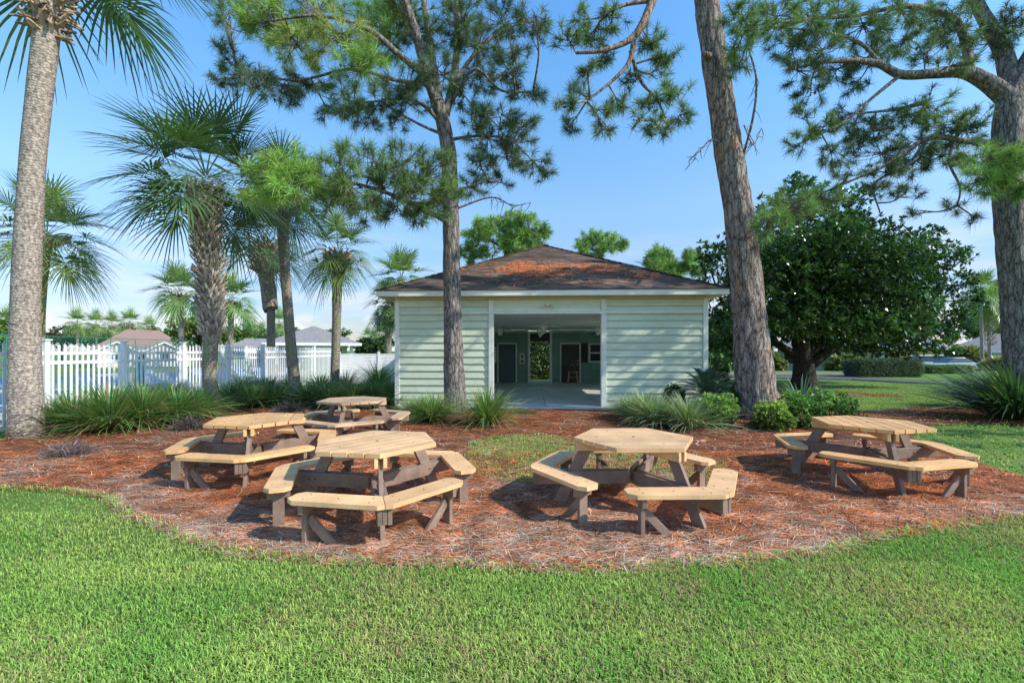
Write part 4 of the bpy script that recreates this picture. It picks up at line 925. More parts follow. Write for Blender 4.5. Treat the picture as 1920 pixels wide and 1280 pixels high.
pine('massive dark pine at the right edge with long limbs reaching left across the sky',
     [(1922, 789, YC, .55), (1912, 640, YC, .47), (1900, 480, YC, .44), (1890, 360, YC, .42), (1888, 260, YC, .42), (1896, 190, YC, .42), (1925, 130, YC, .34), (1960, 40, YC, .30), (1980, -120, YC, .22), (1990, -250, YC, .12)],
     [[(1890, 185, YC, .24), (1860, 160, YC, .19), (1810, 135, YC, .16), (1755, 138, YC, .12), (1690, 140, YC, .10), (1640, 118, YC, .08), (1560, 115, YC - .2, .05), (1480, 130, YC - .5, .025)], [(1900, 180, YC, .22), (1885, 110, YC + .3, .19), (1855, 50, YC + .5, .16), (1820, -20, YC + .6, .13), (1800, -100, YC + .6, .09)],
      [(1820, 138, YC, .11), (1808, 70, YC + .2, .10), (1780, 30, YC + .3, .08), (1700, 12, YC + .3, .06), (1600, 30, YC, .04), (1480, 40, YC - .5, .03), (1400, 50, YC - 1, .02)], [(1690, 140, YC, .05), (1640, 180, YC, .04), (1580, 230, YC, .03), (1520, 260, YC - .1, .015)], [(1885, 270, YC, .09), (1810, 265, YC, .07), (1740, 260, YC, .06), (1660, 310, YC, .04), (1570, 350, YC - .1, .03), (1480, 390, YC - .3, .015)], [(1740, 262, YC, .05), (1700, 310, YC, .04), (1640, 345, YC, .03), (1650, 400, YC, .015)],
      [(1800, 240, YC, .05), (1780, 300, YC, .035), (1800, 350, YC - .1, .025), (1795, 385, YC, .015)], [(1650, 118, YC, .05), (1610, 80, YC, .04), (1540, 60, YC - .3, .025), (1440, 50, YC - .7, .02)], [(1888, 330, YC, .06), (1880, 325, 10.6, .05), (1880, 320, 9.9, .03)], [(1740, 190, YC + .2, .05), (1680, 205, YC + .3, .04), (1590, 215, YC + .2, .02)]],
     C_bl, nl=.20, density=1.05, bm_=pine_b2, seed=17, wd=.0072, seg=36, rough=.12)
# a pine standing on the lawn to the right; its crown throws the dappled shade on that side
q_ = lambda x, y, z: (CX + F_PX * x / y, HOR - (z - CAM_H) * F_PX / y, y)
pine('pine on the lawn to the right of the massive pine, casting dappled shade', [(*q_(19, 5.6, 0), .5), (*q_(19, 5.6, 4), .4), (*q_(19, 5.6, 7), .3), (*q_(19, 5.6, 9.5), .15)], [[(*q_(19, 5.6, 7), .1), (*q_(17.8, 6.0, 7.8), .05)], [(*q_(19, 5.6, 7.2), .1), (*q_(20.4, 5.3, 8), .05)]],
     [(*q_(19 + 2.9 * math.cos(k * 2.4) * math.sqrt((k + .5) / 18), 5.6 + 2.0 * math.sin(k * 2.4) * math.sqrt((k + .5) / 18), 8 + random.uniform(-1.5, 1.5))[:2], 75, 60, 5.6 + 2.0 * math.sin(k * 2.4) * math.sqrt((k + .5) / 18), .3) for k in range(18)], nl=.26, density=.22, seed=55, wd=.014, seg=12, tuft_n=30)
# pines beyond the shelter
def far_pine(label, cx, cy, rx, ry, Y, trunk_px, seed, lit=.75, n=34):
    random.seed(seed); bl = []
    for k in range(n):
        a = random.uniform(0, 2 * PI); r = math.sqrt(random.uniform(0, 1)); bl.append((cx + rx * .85 * r * math.cos(a), cy + ry * .85 * r * math.sin(a) - ry * .1, rx * .30, ry * .28, Y + random.uniform(-1, 1) * rx * Y / F_PX * .6, lit * random.uniform(.5, 1.3)))
    pine(label, [(trunk_px, 705, Y, .3), (trunk_px, 600, Y, .26), (cx, cy + ry * .6, Y, .22), (cx, cy - ry * .5, Y, .1)], [[(cx, cy + ry * .5, Y, .14), (cx - rx * .5, cy, Y, .08)], [(cx, cy + ry * .4, Y, .14), (cx + rx * .5, cy - ry * .1, Y, .08)]], bl, nl=.40, density=1.0, seed=seed, wd=.030, seg=10, tuft_n=34)
far_pine('round-crowned bright green pine behind the left slope of the shelter roof', 950, 445, 84, 46, 34, 945, 31)
far_pine('small green pine crown against the sky behind the right slope of the shelter roof', 1127, 462, 48, 32, 40, 1130, 32)
far_pine('low spreading pine crown at the left end of the shelter roofline', 885, 478, 36, 20, 34, 885, 35, n=14)
far_pine('bushy pine between the shelter roof and the magnolia', 1262, 500, 55, 42, 34, 1262, 33)
far_pine('dense pine behind the grey roofed house at the right edge', 1885, 590, 60, 65, 66, 1885, 34, lit=.35, n=44)

# ------------------------------------------------------------------ broadleaf trees and shrubs
def leaf_cloud(m, cen, dirs, ln, wd, colA, colB, lrng, mids=.9):
    N_ = len(cen); d = unit(dirs); l = ln * lrng.uniform(.7, 1.25, N_)
    P = np.stack([cen, cen + d * (l * .5)[:, None] + np.array([0, 0, 1.]) * (l * .06)[:, None], cen + d * l[:, None] - np.array([0, 0, 1.]) * (l * .06)[:, None]], 1)
    S = unit(np.cross(d, lrng.normal(0, .45, (N_, 3)) + np.array([0, 0, 1.])))
    t = lrng.uniform(0, 1, (N_, 1)); col = (np.array(colA) * (1 - t) + np.array(colB) * t)
    m.strips(P, np.outer(wd * lrng.uniform(.8, 1.2, N_), [.25, 1, .08]), S, col)
def tree(label, trunk, limbs, clumps, ln, wd, colA, colB, per, seed, bm_=mag_b, leafm=gloss_m, name='tree', cat='tree', ros=9, flower=None):
    """clumps: (centre xyz, radius xyz)"""
    lrng = np.random.default_rng(seed); base = np.array(trunk[0][0], float); t = thing(name, label, cat, tuple(base))
    m = M(); pts = catmull([p for p, r in trunk], 8); m.tube(pts, np.interp(np.linspace(0, 1, len(pts)), np.linspace(0, 1, len(trunk)), [r for p, r in trunk]), 14, rough=.08, seed=seed); m.build('trunk', bm_, t, smooth=True, origin=base)
    m = M(); sk = [pts]
    for lb in limbs:
        q = catmull([p for p, r in lb], 8); m.tube(q, np.interp(np.linspace(0, 1, len(q)), np.linspace(0, 1, len(lb)), [r for p, r in lb]), 9, rough=.08, seed=seed); sk.append(q)
    SK = np.concatenate(sk); cen, dirs, tn = [], [], []
    for (c, rad) in clumps:
        c = np.array(c, float); rad = np.array(rad, float); a = SK[np.argmin(np.linalg.norm(SK - c, axis=1))]
        m.tube([a, (a + c) / 2 + lrng.normal(0, .1, 3), c], [.05, .035, .015], 5)
        n = int(per * (rad[0] * rad[1] * rad[2]) ** (2 / 3) * 10)
        u = unit(lrng.normal(0, 1, (n, 3))) * (lrng.uniform(.15, 1, n) ** .4)[:, None]; p = c + u * rad
        k = lrng.uniform(.55, 1.3)
        for i in range(n):
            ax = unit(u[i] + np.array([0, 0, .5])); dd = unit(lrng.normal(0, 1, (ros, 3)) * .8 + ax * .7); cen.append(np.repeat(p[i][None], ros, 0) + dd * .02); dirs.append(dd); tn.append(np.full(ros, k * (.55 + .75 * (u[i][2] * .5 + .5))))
    m.build('branches', bm_, t, smooth=True, origin=base)
    cen, dirs, tn = np.concatenate(cen), np.concatenate(dirs), np.concatenate(tn)
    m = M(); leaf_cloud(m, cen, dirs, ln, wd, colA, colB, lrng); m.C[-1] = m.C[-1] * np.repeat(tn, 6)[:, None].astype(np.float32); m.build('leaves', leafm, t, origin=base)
    if flower is not None:
        k = lrng.choice(len(cen), flower[0]); m = M(); leaf_cloud(m, cen[k], dirs[k], flower[1], flower[1] * .7, flower[2], flower[2], lrng); m.build('flowers', leafm, t, origin=base)
    return t
# magnolia
YM = 20.0; g0 = np.array(at(1510, 727, YM)); g0[2] = 0
w_ = lambda px, py, dy=0: np.array(at(px, py, YM + dy))
random.seed(3); cl = []
for (px, py, rx, ry) in [(1500, 370, 60, 38), (1440, 400, 60, 42), (1560, 400, 70, 42), (1390, 455, 60, 45), (1470, 450, 75, 48), (1560, 450, 80, 48), (1640, 430, 70, 40), (1700, 470, 70, 42), (1330, 470, 40, 30), (1340, 510, 55, 48), (1420, 510, 75, 48), (1510, 510, 80, 48), (1600, 505, 80, 48), (1690, 520, 75, 48), (1760, 480, 55, 32), (1790, 530, 45, 38), (1340, 570, 52, 48), (1420, 575, 75, 48), (1510, 570, 80, 48), (1600, 570, 80, 48), (1690, 580, 75, 48), (1770, 590, 58, 48), (1805, 610, 32, 30), (1340, 625, 50, 38), (1420, 630, 70, 34), (1500, 625, 70, 30), (1590, 635, 75, 34), (1680, 640, 75, 34), (1760, 640, 55, 32), (1650, 655, 55, 16), (1720, 655, 50, 16), (1500, 340, 30, 16), (1815, 480, 22, 16), (1740, 440, 40, 20), (1590, 370, 45, 22), (1345, 655, 32, 18), (1400, 655, 50, 18), (1560, 655, 55, 16), (1830, 560, 20, 26)]:
    for dy in (-2.6, .2, 2.8):
        if abs(dy) > 2 and (rx < 40 or random.random() < .25): continue
        f = 1 - (abs(dy) / 9); s_ = (YM + dy) / F_PX; cxx = 1560 + (px - 1560) * f; cyy = 530 + (py - 530) * f
        cl.append((at(cxx + random.uniform(-8, 8), cyy + random.uniform(-6, 6), YM + dy), (rx * s_ * .85, rx * s_ * .7, ry * s_ * .85)))
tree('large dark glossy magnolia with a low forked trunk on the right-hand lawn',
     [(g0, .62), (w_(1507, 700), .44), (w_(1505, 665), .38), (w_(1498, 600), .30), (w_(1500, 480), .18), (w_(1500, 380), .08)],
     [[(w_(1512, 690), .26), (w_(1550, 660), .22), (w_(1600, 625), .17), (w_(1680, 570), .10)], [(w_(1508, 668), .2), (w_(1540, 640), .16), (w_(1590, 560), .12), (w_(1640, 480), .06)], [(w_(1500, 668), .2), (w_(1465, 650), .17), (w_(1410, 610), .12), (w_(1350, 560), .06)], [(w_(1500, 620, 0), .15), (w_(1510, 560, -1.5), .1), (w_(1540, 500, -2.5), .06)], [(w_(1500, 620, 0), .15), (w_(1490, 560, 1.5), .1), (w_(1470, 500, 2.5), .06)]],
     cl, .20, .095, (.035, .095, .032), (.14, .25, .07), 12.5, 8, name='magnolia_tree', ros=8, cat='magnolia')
# ================================================================== strap-leaved clumps
def clump_mesh(n, h, spread, wd, seed, colA, colB, dry=.08, droop=1.0, core=.16):
    lr = np.random.default_rng(seed); az = lr.uniform(0, 2 * PI, n); f = lr.uniform(0, 1, n)
    el = R(88) - f * R(55); l = h * lr.uniform(.65, 1.15, n) * (1.0 + .25 * f)
    d = np.stack([np.cos(az) * np.cos(el), np.sin(az) * np.cos(el), np.sin(el)], 1)
    b = np.stack([np.cos(az), np.sin(az), 0 * az], 1) * (core * lr.uniform(0, 1, n) * (.3 + .7 * f))[:, None]
    tt = np.array([0, .3, .6, .82, 1.0])
    Q = b[:, None] + d[:, None] * (l[:, None] * tt)[..., None]
    out = np.stack([np.cos(az), np.sin(az), 0 * az], 1)
    Q += out[:, None] * (spread * l[:, None] * tt ** 2 * .35)[..., None]
    Q[..., 2] -= (lr.uniform(.15, .75, n) * droop * (.35 + .65 * f))[:, None] * l[:, None] * tt[None] ** 2.2
    Q[..., 2] = np.maximum(Q[..., 2], .01)
    S = np.stack([-np.sin(az), np.cos(az), lr.normal(0, .25, n)], 1)
    t = lr.uniform(0, 1, (n, 1)); c = np.array(colA) * (1 - t) + np.array(colB) * t
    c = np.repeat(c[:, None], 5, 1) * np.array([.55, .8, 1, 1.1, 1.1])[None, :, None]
    k = lr.uniform(0, 1, n) < dry * (.4 + 1.6 * f); c[k] = np.array([.48, .34, .16]) * lr.uniform(.6, 1.2, (k.sum(), 1))[:, None]
    m = M(); m.strips(Q, wd * np.array([.8, 1, .9, .65, .12])[None] * lr.uniform(.7, 1.3, (n, 1)), unit(S), c); return m
gA, gB = (.07, .165, .055), (.19, .34, .09)
def clump(label, cat, px, py, m, z=0, name='liriope_clump', group=None, mt=None, scale=1.0, rot=0):
    x, y = gnd(px, py); o = m.build(name, mt or fol_m); o.location = (x, y, z); o.scale = (scale,) * 3; o.rotation_euler = (0, 0, rot); return tag(o, label, cat, group)
G1 = 'strap-leaved clumps along the white fence'
for i, (px, py, s_, lab) in enumerate([(135, 806, .95, 'leftmost grassy clump, tucked against the tall pale palm trunk and the fence'), (205, 809, 1.12, 'big sunlit arching grassy clump with tan dead leaves, in front of the fence at left'), (268, 801, 1.1, 'second big grassy clump from the left, halfway to the stout palm'), (330, 793, 1.0, 'dark grassy clump just left of the stout palm trunk'), (372, 783, .9, 'grassy clump touching the left side of the stout palm trunk'),
    (160, 782, .95, 'rear grassy clump close to the fence post with no cap, at left'), (240, 780, 1.0, 'rear grassy clump against the pickets behind the big sunlit clump'), (318, 772, .95, 'rear grassy clump against the pickets left of the stout palm')]):
    m = clump_mesh(800, 1.0 * s_, .6, .018, 100 + i, gA, gB, dry=.12); clump(lab, 'grassy plant', px, py, m, group=G1)
for i, (px, py, s_, lab) in enumerate([(432, 763, .95, 'dark grassy clump just right of the stout palm trunk'), (473, 764, .9, 'dark grassy clump below the slim dark palm'), (515, 762, .9, 'dark grassy clump left of the leaning palm base'), (578, 762, .95, 'dark grassy clump right of the leaning palm base'), (618, 764, .95, 'dark grassy clump in front of the capped fence post'), (662, 765, .9, 'dark grassy clump behind the farthest picnic table'), (702, 763, 1.0, 'grassy clump behind the right end of the farthest picnic table'), (728, 760, .9, 'grassy clump against the left corner board of the shelter'),
    (452, 747, .9, 'rear grassy clump against the pickets right of the stout palm'), (545, 744, .9, 'rear grassy clump hiding the foot of the leaning palm'), (600, 744, .95, 'rear grassy clump between the leaning palm and the capped post'), (500, 744, .9, 'rear grassy clump at the foot of the slim dark palm')]):
    m = clump_mesh(560, 1.0 * s_, .7, .020, 130 + i, (.065, .14, .06), (.15, .26, .10), dry=.05); clump(lab, 'grassy plant', px, py, m, group=G1)
m = clump_mesh(520, 1.3, .8, .022, 171, (.14, .26, .05), (.26, .42, .10), dry=.02, droop=.8); clump('tall bright green grass clump before the solid white fence, left of the shelter', 'ornamental grass', 712, 737, m, name='ornamental_grass')
m = clump_mesh(420, 1.05, .9, .014, 172, (.30, .24, .24), (.50, .42, .42), dry=.1, droop=.7); clump('pale pinkish feathery grass beside the capped fence post', 'ornamental grass', 648, 738, m, name='ornamental_grass')
G2 = 'grassy clumps beside the shelter walls'
for i, (px, py, s_, lab) in enumerate([(812, 791, .62, 'grassy clump left of the forked pine trunk'), (915, 796, .80, 'full fountain-shaped grassy clump right of the forked pine trunk, with red tips'), (1210, 790, .70, 'silvery grassy clump against the right wall of the shelter'), (1232, 799, .62, 'silvery grassy clump in front, second from the right shelter wall'), (1292, 806, .72, 'silvery grassy clump with long white-edged leaves next to the round green shrub'), (1180, 783, .5, 'small grassy clump closest to the opening, below the right shelter wall'), (785, 783, .5, 'small grassy clump nearest the left shelter corner')]):
    a_, b_ = ((.15, .25, .12), (.34, .44, .26)) if px > 1000 else ((.09, .19, .06), (.23, .37, .11))
    m = clump_mesh(680, s_ * 1.22, .7, .016, 180 + i, a_, b_, dry=.10); clump(lab, 'grassy plant', px, py, m, group=G2)
m = clump_mesh(900, 1.55, .9, .034, 200, (.035, .08, .04), (.11, .19, .085), dry=.03, droop=.8, core=.6); clump('large dark flax bush with long strap leaves under the massive right-hand pine', 'flax bush', 1905, 786, m, name='flax_bush')
m = clump_mesh(520, 1.2, .9, .030, 201, (.035, .08, .04), (.11, .19, .085), dry=.03, droop=.85, core=.5); clump('smaller flax bush at the left side of the large one by the right-hand pine', 'flax bush', 1858, 766, m, name='flax_bush')
m = clump_mesh(46, 1.05, .7, .05, 202, (.13, .22, .15), (.26, .36, .26), dry=.02, droop=.5, core=.25); clump('sparse upright blue-green spiky plant just right of the leaning pine', 'spiky plant', 1503, 770, m, name='spiky_plant')
m = clump_mesh(60, .75, .9, .03, 203, (.05, .09, .045), (.10, .16, .08), dry=.1, droop=.7, core=.3); clump('low dark spiky plant at the foot of the blue-green one', 'spiky plant', 1475, 775, m, name='spiky_plant')
# dried tangle by the palm, low dark ground shrubs
def twiggy(label, px, py, r, h, seed, n=500, col=(.10, .08, .085)):
    lr = np.random.default_rng(seed); x, y = gnd(px, py); u = unit(lr.normal(0, 1, (n, 3))); u[:, 2] = np.abs(u[:, 2]); b = u * lr.uniform(0, .8, (n, 1)) * np.array([r, r * .8, h]); d = unit(u + lr.normal(0, .7, (n, 3))); l = lr.uniform(.08, .22, n)
    Q = np.stack([b, b + d * (l * .5)[:, None] + lr.normal(0, .015, (n, 3)), b + d * l[:, None]], 1); Q[..., 2] = np.maximum(Q[..., 2], .01)
    m = M(); m.strips(Q, np.array([[.008, .012, .003]]) * np.ones((n, 1)), unit(np.cross(d, lr.normal(0, 1, (n, 3)))), np.array(col) * lr.uniform(.5, 1.6, (n, 1)))
    o = m.build('dry_shrub', fol_m); o.location = (x, y, 0); tag(o, label, 'dry shrub')
twiggy('low dark dried-out shrub lying on the pine straw near the tall pale palm', 128, 856, .48, .22, 5, 900, (.20, .15, .15))
twiggy('low dark shrub on the straw behind the left-hand picnic table', 352, 806, .45, .3, 6, 700)
twiggy('low purplish shrub before the liriope, left of the farthest picnic table', 545, 772, .6, .28, 7, 800)
twiggy('low purplish shrub at the left end of the farthest picnic table', 610, 768, .5, .25, 8, 700)
# round leafy shrubs
def shrub(label, px, py, rx, rz, seed, cA, cB, n=650, ln=.075, wd=.034, name='leafy_shrub', cat='shrub', ros=7, z=.55, Y=None, mt=None):
    lr = np.random.default_rng(seed); x, y = gnd(px, py) if Y is None else ((px - CX) * Y / F_PX, Y)
    t = thing(name, label, cat, (x, y, gz(y)))
    u = unit(lr.normal(0, 1, (n, 3))); lump = np.array([1 + .62 * mnoise.noise(Vector(q * 2.2 + seed)) for q in u]); p = u * (lr.uniform(.3, 1, n) ** .35 * lump)[:, None] * np.array([rx, rx * .85, rz]) + np.array([0, 0, rz * .9]); p[:, 2] = np.maximum(p[:, 2], .03)
    m = M()
    for k in range(9):
        e = p[lr.integers(n)] * .9; m.tube([(0, 0, 0), e * .5 + lr.normal(0, .03, 3), e], [.014, .01, .005], 5)
    m.build('stems', twig_m, t)
    ax = unit(u + np.array([0, 0, .6])); dd = unit(np.repeat(ax, ros, 0) * .6 + lr.normal(0, .75, (n * ros, 3))); cc = np.repeat(p, ros, 0)
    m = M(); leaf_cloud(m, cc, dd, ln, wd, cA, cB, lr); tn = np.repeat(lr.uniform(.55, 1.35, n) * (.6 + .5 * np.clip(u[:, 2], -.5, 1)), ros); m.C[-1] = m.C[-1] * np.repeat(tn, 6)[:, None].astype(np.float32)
    m.build('leaves', mt or fol_m, t); return t
sA, sB = (.15, .32, .075), (.42, .60, .16)
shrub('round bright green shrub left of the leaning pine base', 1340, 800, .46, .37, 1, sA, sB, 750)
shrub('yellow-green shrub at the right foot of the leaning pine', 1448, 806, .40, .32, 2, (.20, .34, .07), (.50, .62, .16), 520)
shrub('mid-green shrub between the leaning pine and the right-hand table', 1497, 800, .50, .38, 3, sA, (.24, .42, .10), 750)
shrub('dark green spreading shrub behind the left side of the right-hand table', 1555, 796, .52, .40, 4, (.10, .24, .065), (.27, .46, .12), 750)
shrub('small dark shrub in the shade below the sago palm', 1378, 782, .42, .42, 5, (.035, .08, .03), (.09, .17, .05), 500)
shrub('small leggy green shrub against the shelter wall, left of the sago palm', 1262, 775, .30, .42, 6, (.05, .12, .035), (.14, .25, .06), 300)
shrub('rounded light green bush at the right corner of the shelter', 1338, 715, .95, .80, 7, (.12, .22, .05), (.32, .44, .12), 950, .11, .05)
# sago palm
x, y = gnd(1326, 778); t = thing('sago_palm', 'dark sago palm with arching feather fronds at the right corner of the shelter', 'sago palm', (x, y, 0))
m = M(); m.tube([(0, 0, 0), (0, 0, .2), (0, 0, .46)], [.15, .16, .12], 12, rough=.2); m.build('trunk', boot_m, t)
m = M()
for i in range(40):
    f = i / 39; el = R(80 - 72 * f); az = i * 2.39996; L_ = random.uniform(1.25, 1.5); K = 14; tt = np.linspace(0, 1, K)
    out = np.array([math.cos(az), math.sin(az), 0]); P = np.array([0, 0, .46]) + out * (L_ * tt * math.cos(el))[:, None] + np.array([0, 0, 1.]) * (L_ * tt * math.sin(el) - L_ * tt ** 2.2 * (.35 + .35 * f))[:, None]
    m.strips(P[None], np.full((1, K), .014), np.array([[-math.sin(az), math.cos(az), 0]]), np.array([.09, .12, .06]))
    q = np.linspace(.12, .99, 52); B = np.stack([np.interp(q, tt, P[:, k]) for k in range(3)], 1); T_ = unit(np.gradient(B, axis=0)); sd = np.array([-math.sin(az), math.cos(az), 0]); up = np.cross(T_, sd); up *= np.sign(up[:, 2:3] + 1e-6)
    for s_ in (-1, 1):
        d = unit(sd * s_ * .85 + T_ * .45 + up * .35); l = .19 * np.sin(np.clip(q * 1.05, 0, 1) * PI * .86 + .3)
        m.strips(np.stack([B, B + d * (l * .55)[:, None], B + d * l[:, None] - np.array([0, 0, .02])], 1), np.array([[.012, .014, .003]]) * np.ones((52, 1)), T_, np.array([.11, .185, .115]) * random.uniform(.6, 1.3))
m.build('fronds', gloss_m, t)
# clipped hedges
def hedge(label, x0, x1, y, dep, h, seed, cA, cB, n=5200, ln=.10, wd=.05, name='clipped_hedge', flowers=False, roughk=.06):
    lr = np.random.default_rng(seed); g = gz(y); t = thing(name, label, 'hedge', ((x0 + x1) / 2, y, g)); L_ = x1 - x0
    p = lr.uniform(-1, 1, (n, 3)); ax = lr.choice(3, n, p=[.12, .5, .38]); sg = np.sign(lr.normal(0, 1, n))
    nn = np.zeros((n, 3)); nn[np.arange(n), ax] = sg; nn[ax == 2] = (0, 0, 1); p[np.arange(n), ax] = np.where(ax == 2, 1, sg)
    r4 = (np.abs(p) ** 6).sum(1) ** (1 / 6); p = p / np.maximum(r4, 1)[:, None] * (1 - np.abs(lr.normal(0, roughk, n)))[:, None]
    c = p * np.array([L_ / 2, dep / 2, h / 2]) + np.array([0, 0, h / 2 + .05])
    bl = M(); s8 = []
    for a in np.linspace(0, 2 * PI, 40, endpoint=False):
        ca, sa = math.cos(a), math.sin(a); s8.append((np.sign(ca) * abs(ca) ** .35 * L_ * .47, np.sign(sa) * abs(sa) ** .35 * dep * .44))
    bl.prism(s8, .02, h * .92, col=(.25, .25, .25)); bl.build('hedge_shade_core', fol_dark, t)
    m = M(); dd = unit(nn + lr.normal(0, .7, (n, 3))); leaf_cloud(m, c, dd, ln, wd, cA, cB, lr); m.build('leaves', fol_m, t)
    if flowers:
        k = (lr.uniform(0, 1, n) < .02) & (c[:, 2] < h * .5); m = M(); leaf_cloud(m, c[k] + nn[k] * .05, dd[k], .09, .08, (.55, .08, .2), (.7, .25, .4), lr); m.build('flowers', fol_m, t)
    return t
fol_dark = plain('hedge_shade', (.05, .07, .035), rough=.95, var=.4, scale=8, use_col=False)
def hx(px, Y): return (px - CX) * Y / F_PX
hedge('dark clipped block hedge beyond the side lawn, at the road', hx(1600, 29), hx(1738, 29), 29.6, 1.5, 1.12, 1, (.05, .085, .05), (.16, .21, .13), 9000, .10, .05)
hedge('low light green hedge right of the dark block hedge, in front of the silver car', hx(1742, 33), hx(1832, 33), 33.5, 1.0, .55, 2, (.10, .19, .05), (.22, .33, .09), 4200, .10, .06)
hedge('tall leafy hedge with pink flowers seen through the passage of the shelter', -.5, 4.6, 27.0, 1.6, 2.75, 3, (.07, .13, .05), (.28, .38, .16), 9000, .15, .075, 'flowering_hedge', True, .10)

# ================================================================== fences
vinyl = plain('white_vinyl', (.82, .83, .86), rough=.4, var=.04, fine=12.0, use_col=False)
F0, F1 = np.array([-10.62, 4.2]), np.array([-9.18, 23.0])
fpost = [4.2, 6.0, 7.9, 9.8, 11.6, 13.5, 15.4, 17.3, 19.2, 21.1, 23.0]
fp = lambda yy: F0 + (F1 - F0) * ((yy - 4.2) / (23.0 - 4.2))
fen = thing('picket_fence', 'white vinyl picket fence with square posts running back along the pool on the left', 'fence', (F0[0], F0[1], 0))
o0 = np.array([F0[0], F0[1], 0]); fd = unit(np.append(F1 - F0, 0)); fs = np.array([fd[1], -fd[0], 0])
for i, yy in enumerate(fpost):
    p = np.append(fp(yy), 0); m = M(); last = i == len(fpost) - 1; hh = 2.14 if last else 1.94
    m.beam(p, p + np.array([0, 0, hh]), .10, .10, fs); o = m.build('post', vinyl, fen, bevel=.01, origin=o0)
    m = M(); z = np.array([0, 0, 1.]); q = p + z * hh
    m.beam(q, q + z * .03, .145, .145, fs); b = m.n
    m.add([q + fs * sx * .08 + fd * sy * .08 + z * .03 for sx, sy in ((-1, -1), (1, -1), (1, 1), (-1, 1))] + [q + z * .10], [[0, 1, 4, 4], [1, 2, 4, 4], [2, 3, 4, 4], [3, 0, 4, 4]])
    m.build('post_cap', vinyl, o, origin=o0)
for a, b in zip(fpost[:-1], fpost[1:]):
    A, Bq = np.append(fp(a), 0), np.append(fp(b), 0); m = M(); L_ = np.linalg.norm(Bq - A); n = int(L_ / .122); z = np.array([0, 0, 1.])
    for zz in (.16, 1.45, 1.66): m.beam(A + fd * .067 + z * zz, Bq - fd * .067 + z * zz, .045, .075, fs)
    for k in range(1, n):
        p = A + (Bq - A) * (k / n); m.beam(p + z * .10, p + z * 1.84, .020, .050, fs)
        m.add([p + fs * sx * .010 + fd * sy * .025 + z * 1.84 for sx, sy in ((-1, -1), (1, -1), (1, 1), (-1, 1))] + [p + fs * sx * .010 + z * 1.885 for sx in (-1, 1)], [[0, 1, 5, 4], [2, 3, 4, 5], [1, 2, 5, 5], [3, 0, 4, 4]])
    m.build('picket_panel', vinyl, fen, origin=o0)
sf = thing('solid_fence', 'solid white vinyl fence with low post caps between the picket fence and the shelter', 'fence', (-9.0, 23.6, 0))
S0, S1 = np.array([-9.05, 23.5, 0]), np.array([-3.2, 24.6, 0]); sdv = unit(S1 - S0); sn = np.array([sdv[1], -sdv[0], 0]); z = np.array([0, 0, 1.]); so0 = np.array([-9.0, 23.6, 0])
for k in range(4):
    p = S0 + (S1 - S0) * k / 3; m = M(); m.beam(p, p + z * 1.62, .12, .12, sn); m.beam(p + z * 1.62, p + z * 1.66, .15, .15, sn); m.build('post', vinyl, sf, bevel=.008, origin=so0)
    if k < 3:
        q = S0 + (S1 - S0) * (k + 1) / 3; m = M()
        for j in range(9): m.beam(p + sdv * .065 + z * (.10 + j * .163), q - sdv * .065 + z * (.10 + j * .163), .028, .150, sn)
        m.beam(p + sdv * .065 + z * 1.52, q - sdv * .065 + z * 1.52, .05, .06, sn); m.build('fence_panel', vinyl, sf, origin=so0)
grn = plain('green_fence_wire', (.03, .22, .14), rough=.5, var=.2, use_col=False)
gf = thing('court_fence', 'thin green wire court fence with a top rail behind the picket fence', 'fence', (-30, 27, 0))
ga, gb = np.array([-34., 25., 0]), np.array([-37., 46., 0]); go = np.array([-30, 27, 0]); n = 9; m = M()
ga, gb = np.array([-31., 25., 0.]), np.array([-33.5, 47., 0.])
rail = M(); rail.tube([ga + z * 2.68, gb + z * 2.72], .03, 8); rail.build('top_rail', grn, gf, origin=go)
for k in range(n):
    p = ga + (gb - ga) * k / (n - 1); m = M(); m.tube([p, p + z * 2.66], .03, 8); m.build('post', grn, gf, origin=go)
m = M(); Lf = np.linalg.norm(gb - ga); dv = (gb - ga) / Lf
P_ = []
for s_ in (-1, 1):
    for k in range(110):
        a0 = -2.6 + k * (Lf + 5.2) / 110; p0 = a0; p1 = a0 + s_ * 2.6
        t0, t1 = 0., 1.
        if p0 < 0 or p0 > Lf or p1 < 0 or p1 > Lf: continue
        P_.append([ga + dv * p0 + z * .02, ga + dv * (p0 + p1) / 2 + z * 1.33, ga + dv * p1 + z * 2.62])
m.strips(np.array(P_), np.full((len(P_), 3), .022), np.tile(dv, (len(P_), 1)), np.ones((len(P_), 3))); m.build('mesh_screen', grn, gf, origin=go)

# ================================================================== pool furniture (glimpsed between the pickets)
blue_m = plain('blue_sling', (.42, .54, .68), rough=.7, var=.15, use_col=False)
teal_m = plain('teal_canvas', (.02, .36, .34), rough=.7, var=.1, use_col=False)
def lounger(lab):
    t = thing('sun_lounger', lab, 'sun lounger', (0, 0, 0), 0, 'sun loungers by the pool')
    m = M(); m.box((0, 0, .36), (.62, 1.25, .04)); m.build('seat_sling', blue_m, t)
    m = M(); m.beam((0, .62, .37), (0, 1.1, .85), .62, .04, (1, 0, 0)); m.build('back_sling', blue_m, t)
    m = M()
    for sx in (-.33, .33): m.beam((sx, -.66, .36), (sx, .66, .36), .05, .05, (1, 0, 0)); m.beam((sx, .62, .36), (sx, 1.12, .86), .05, .05, (1, 0, 0))
    m.build('frame', vinyl, t)
    for sx in (-.33, .33):
        for sy in (-.5, .5): m = M(); m.tube([(sx, sy, .34), (sx, sy, .02)], .028, 8); m.build('leg', vinyl, t)
    return t
l0 = lounger('blue sling lounger behind the fence nearest the tall pale palm'); l0.location = (-12.6, 10.6, .01); l0.rotation_euler = (0, 0, 1.3)
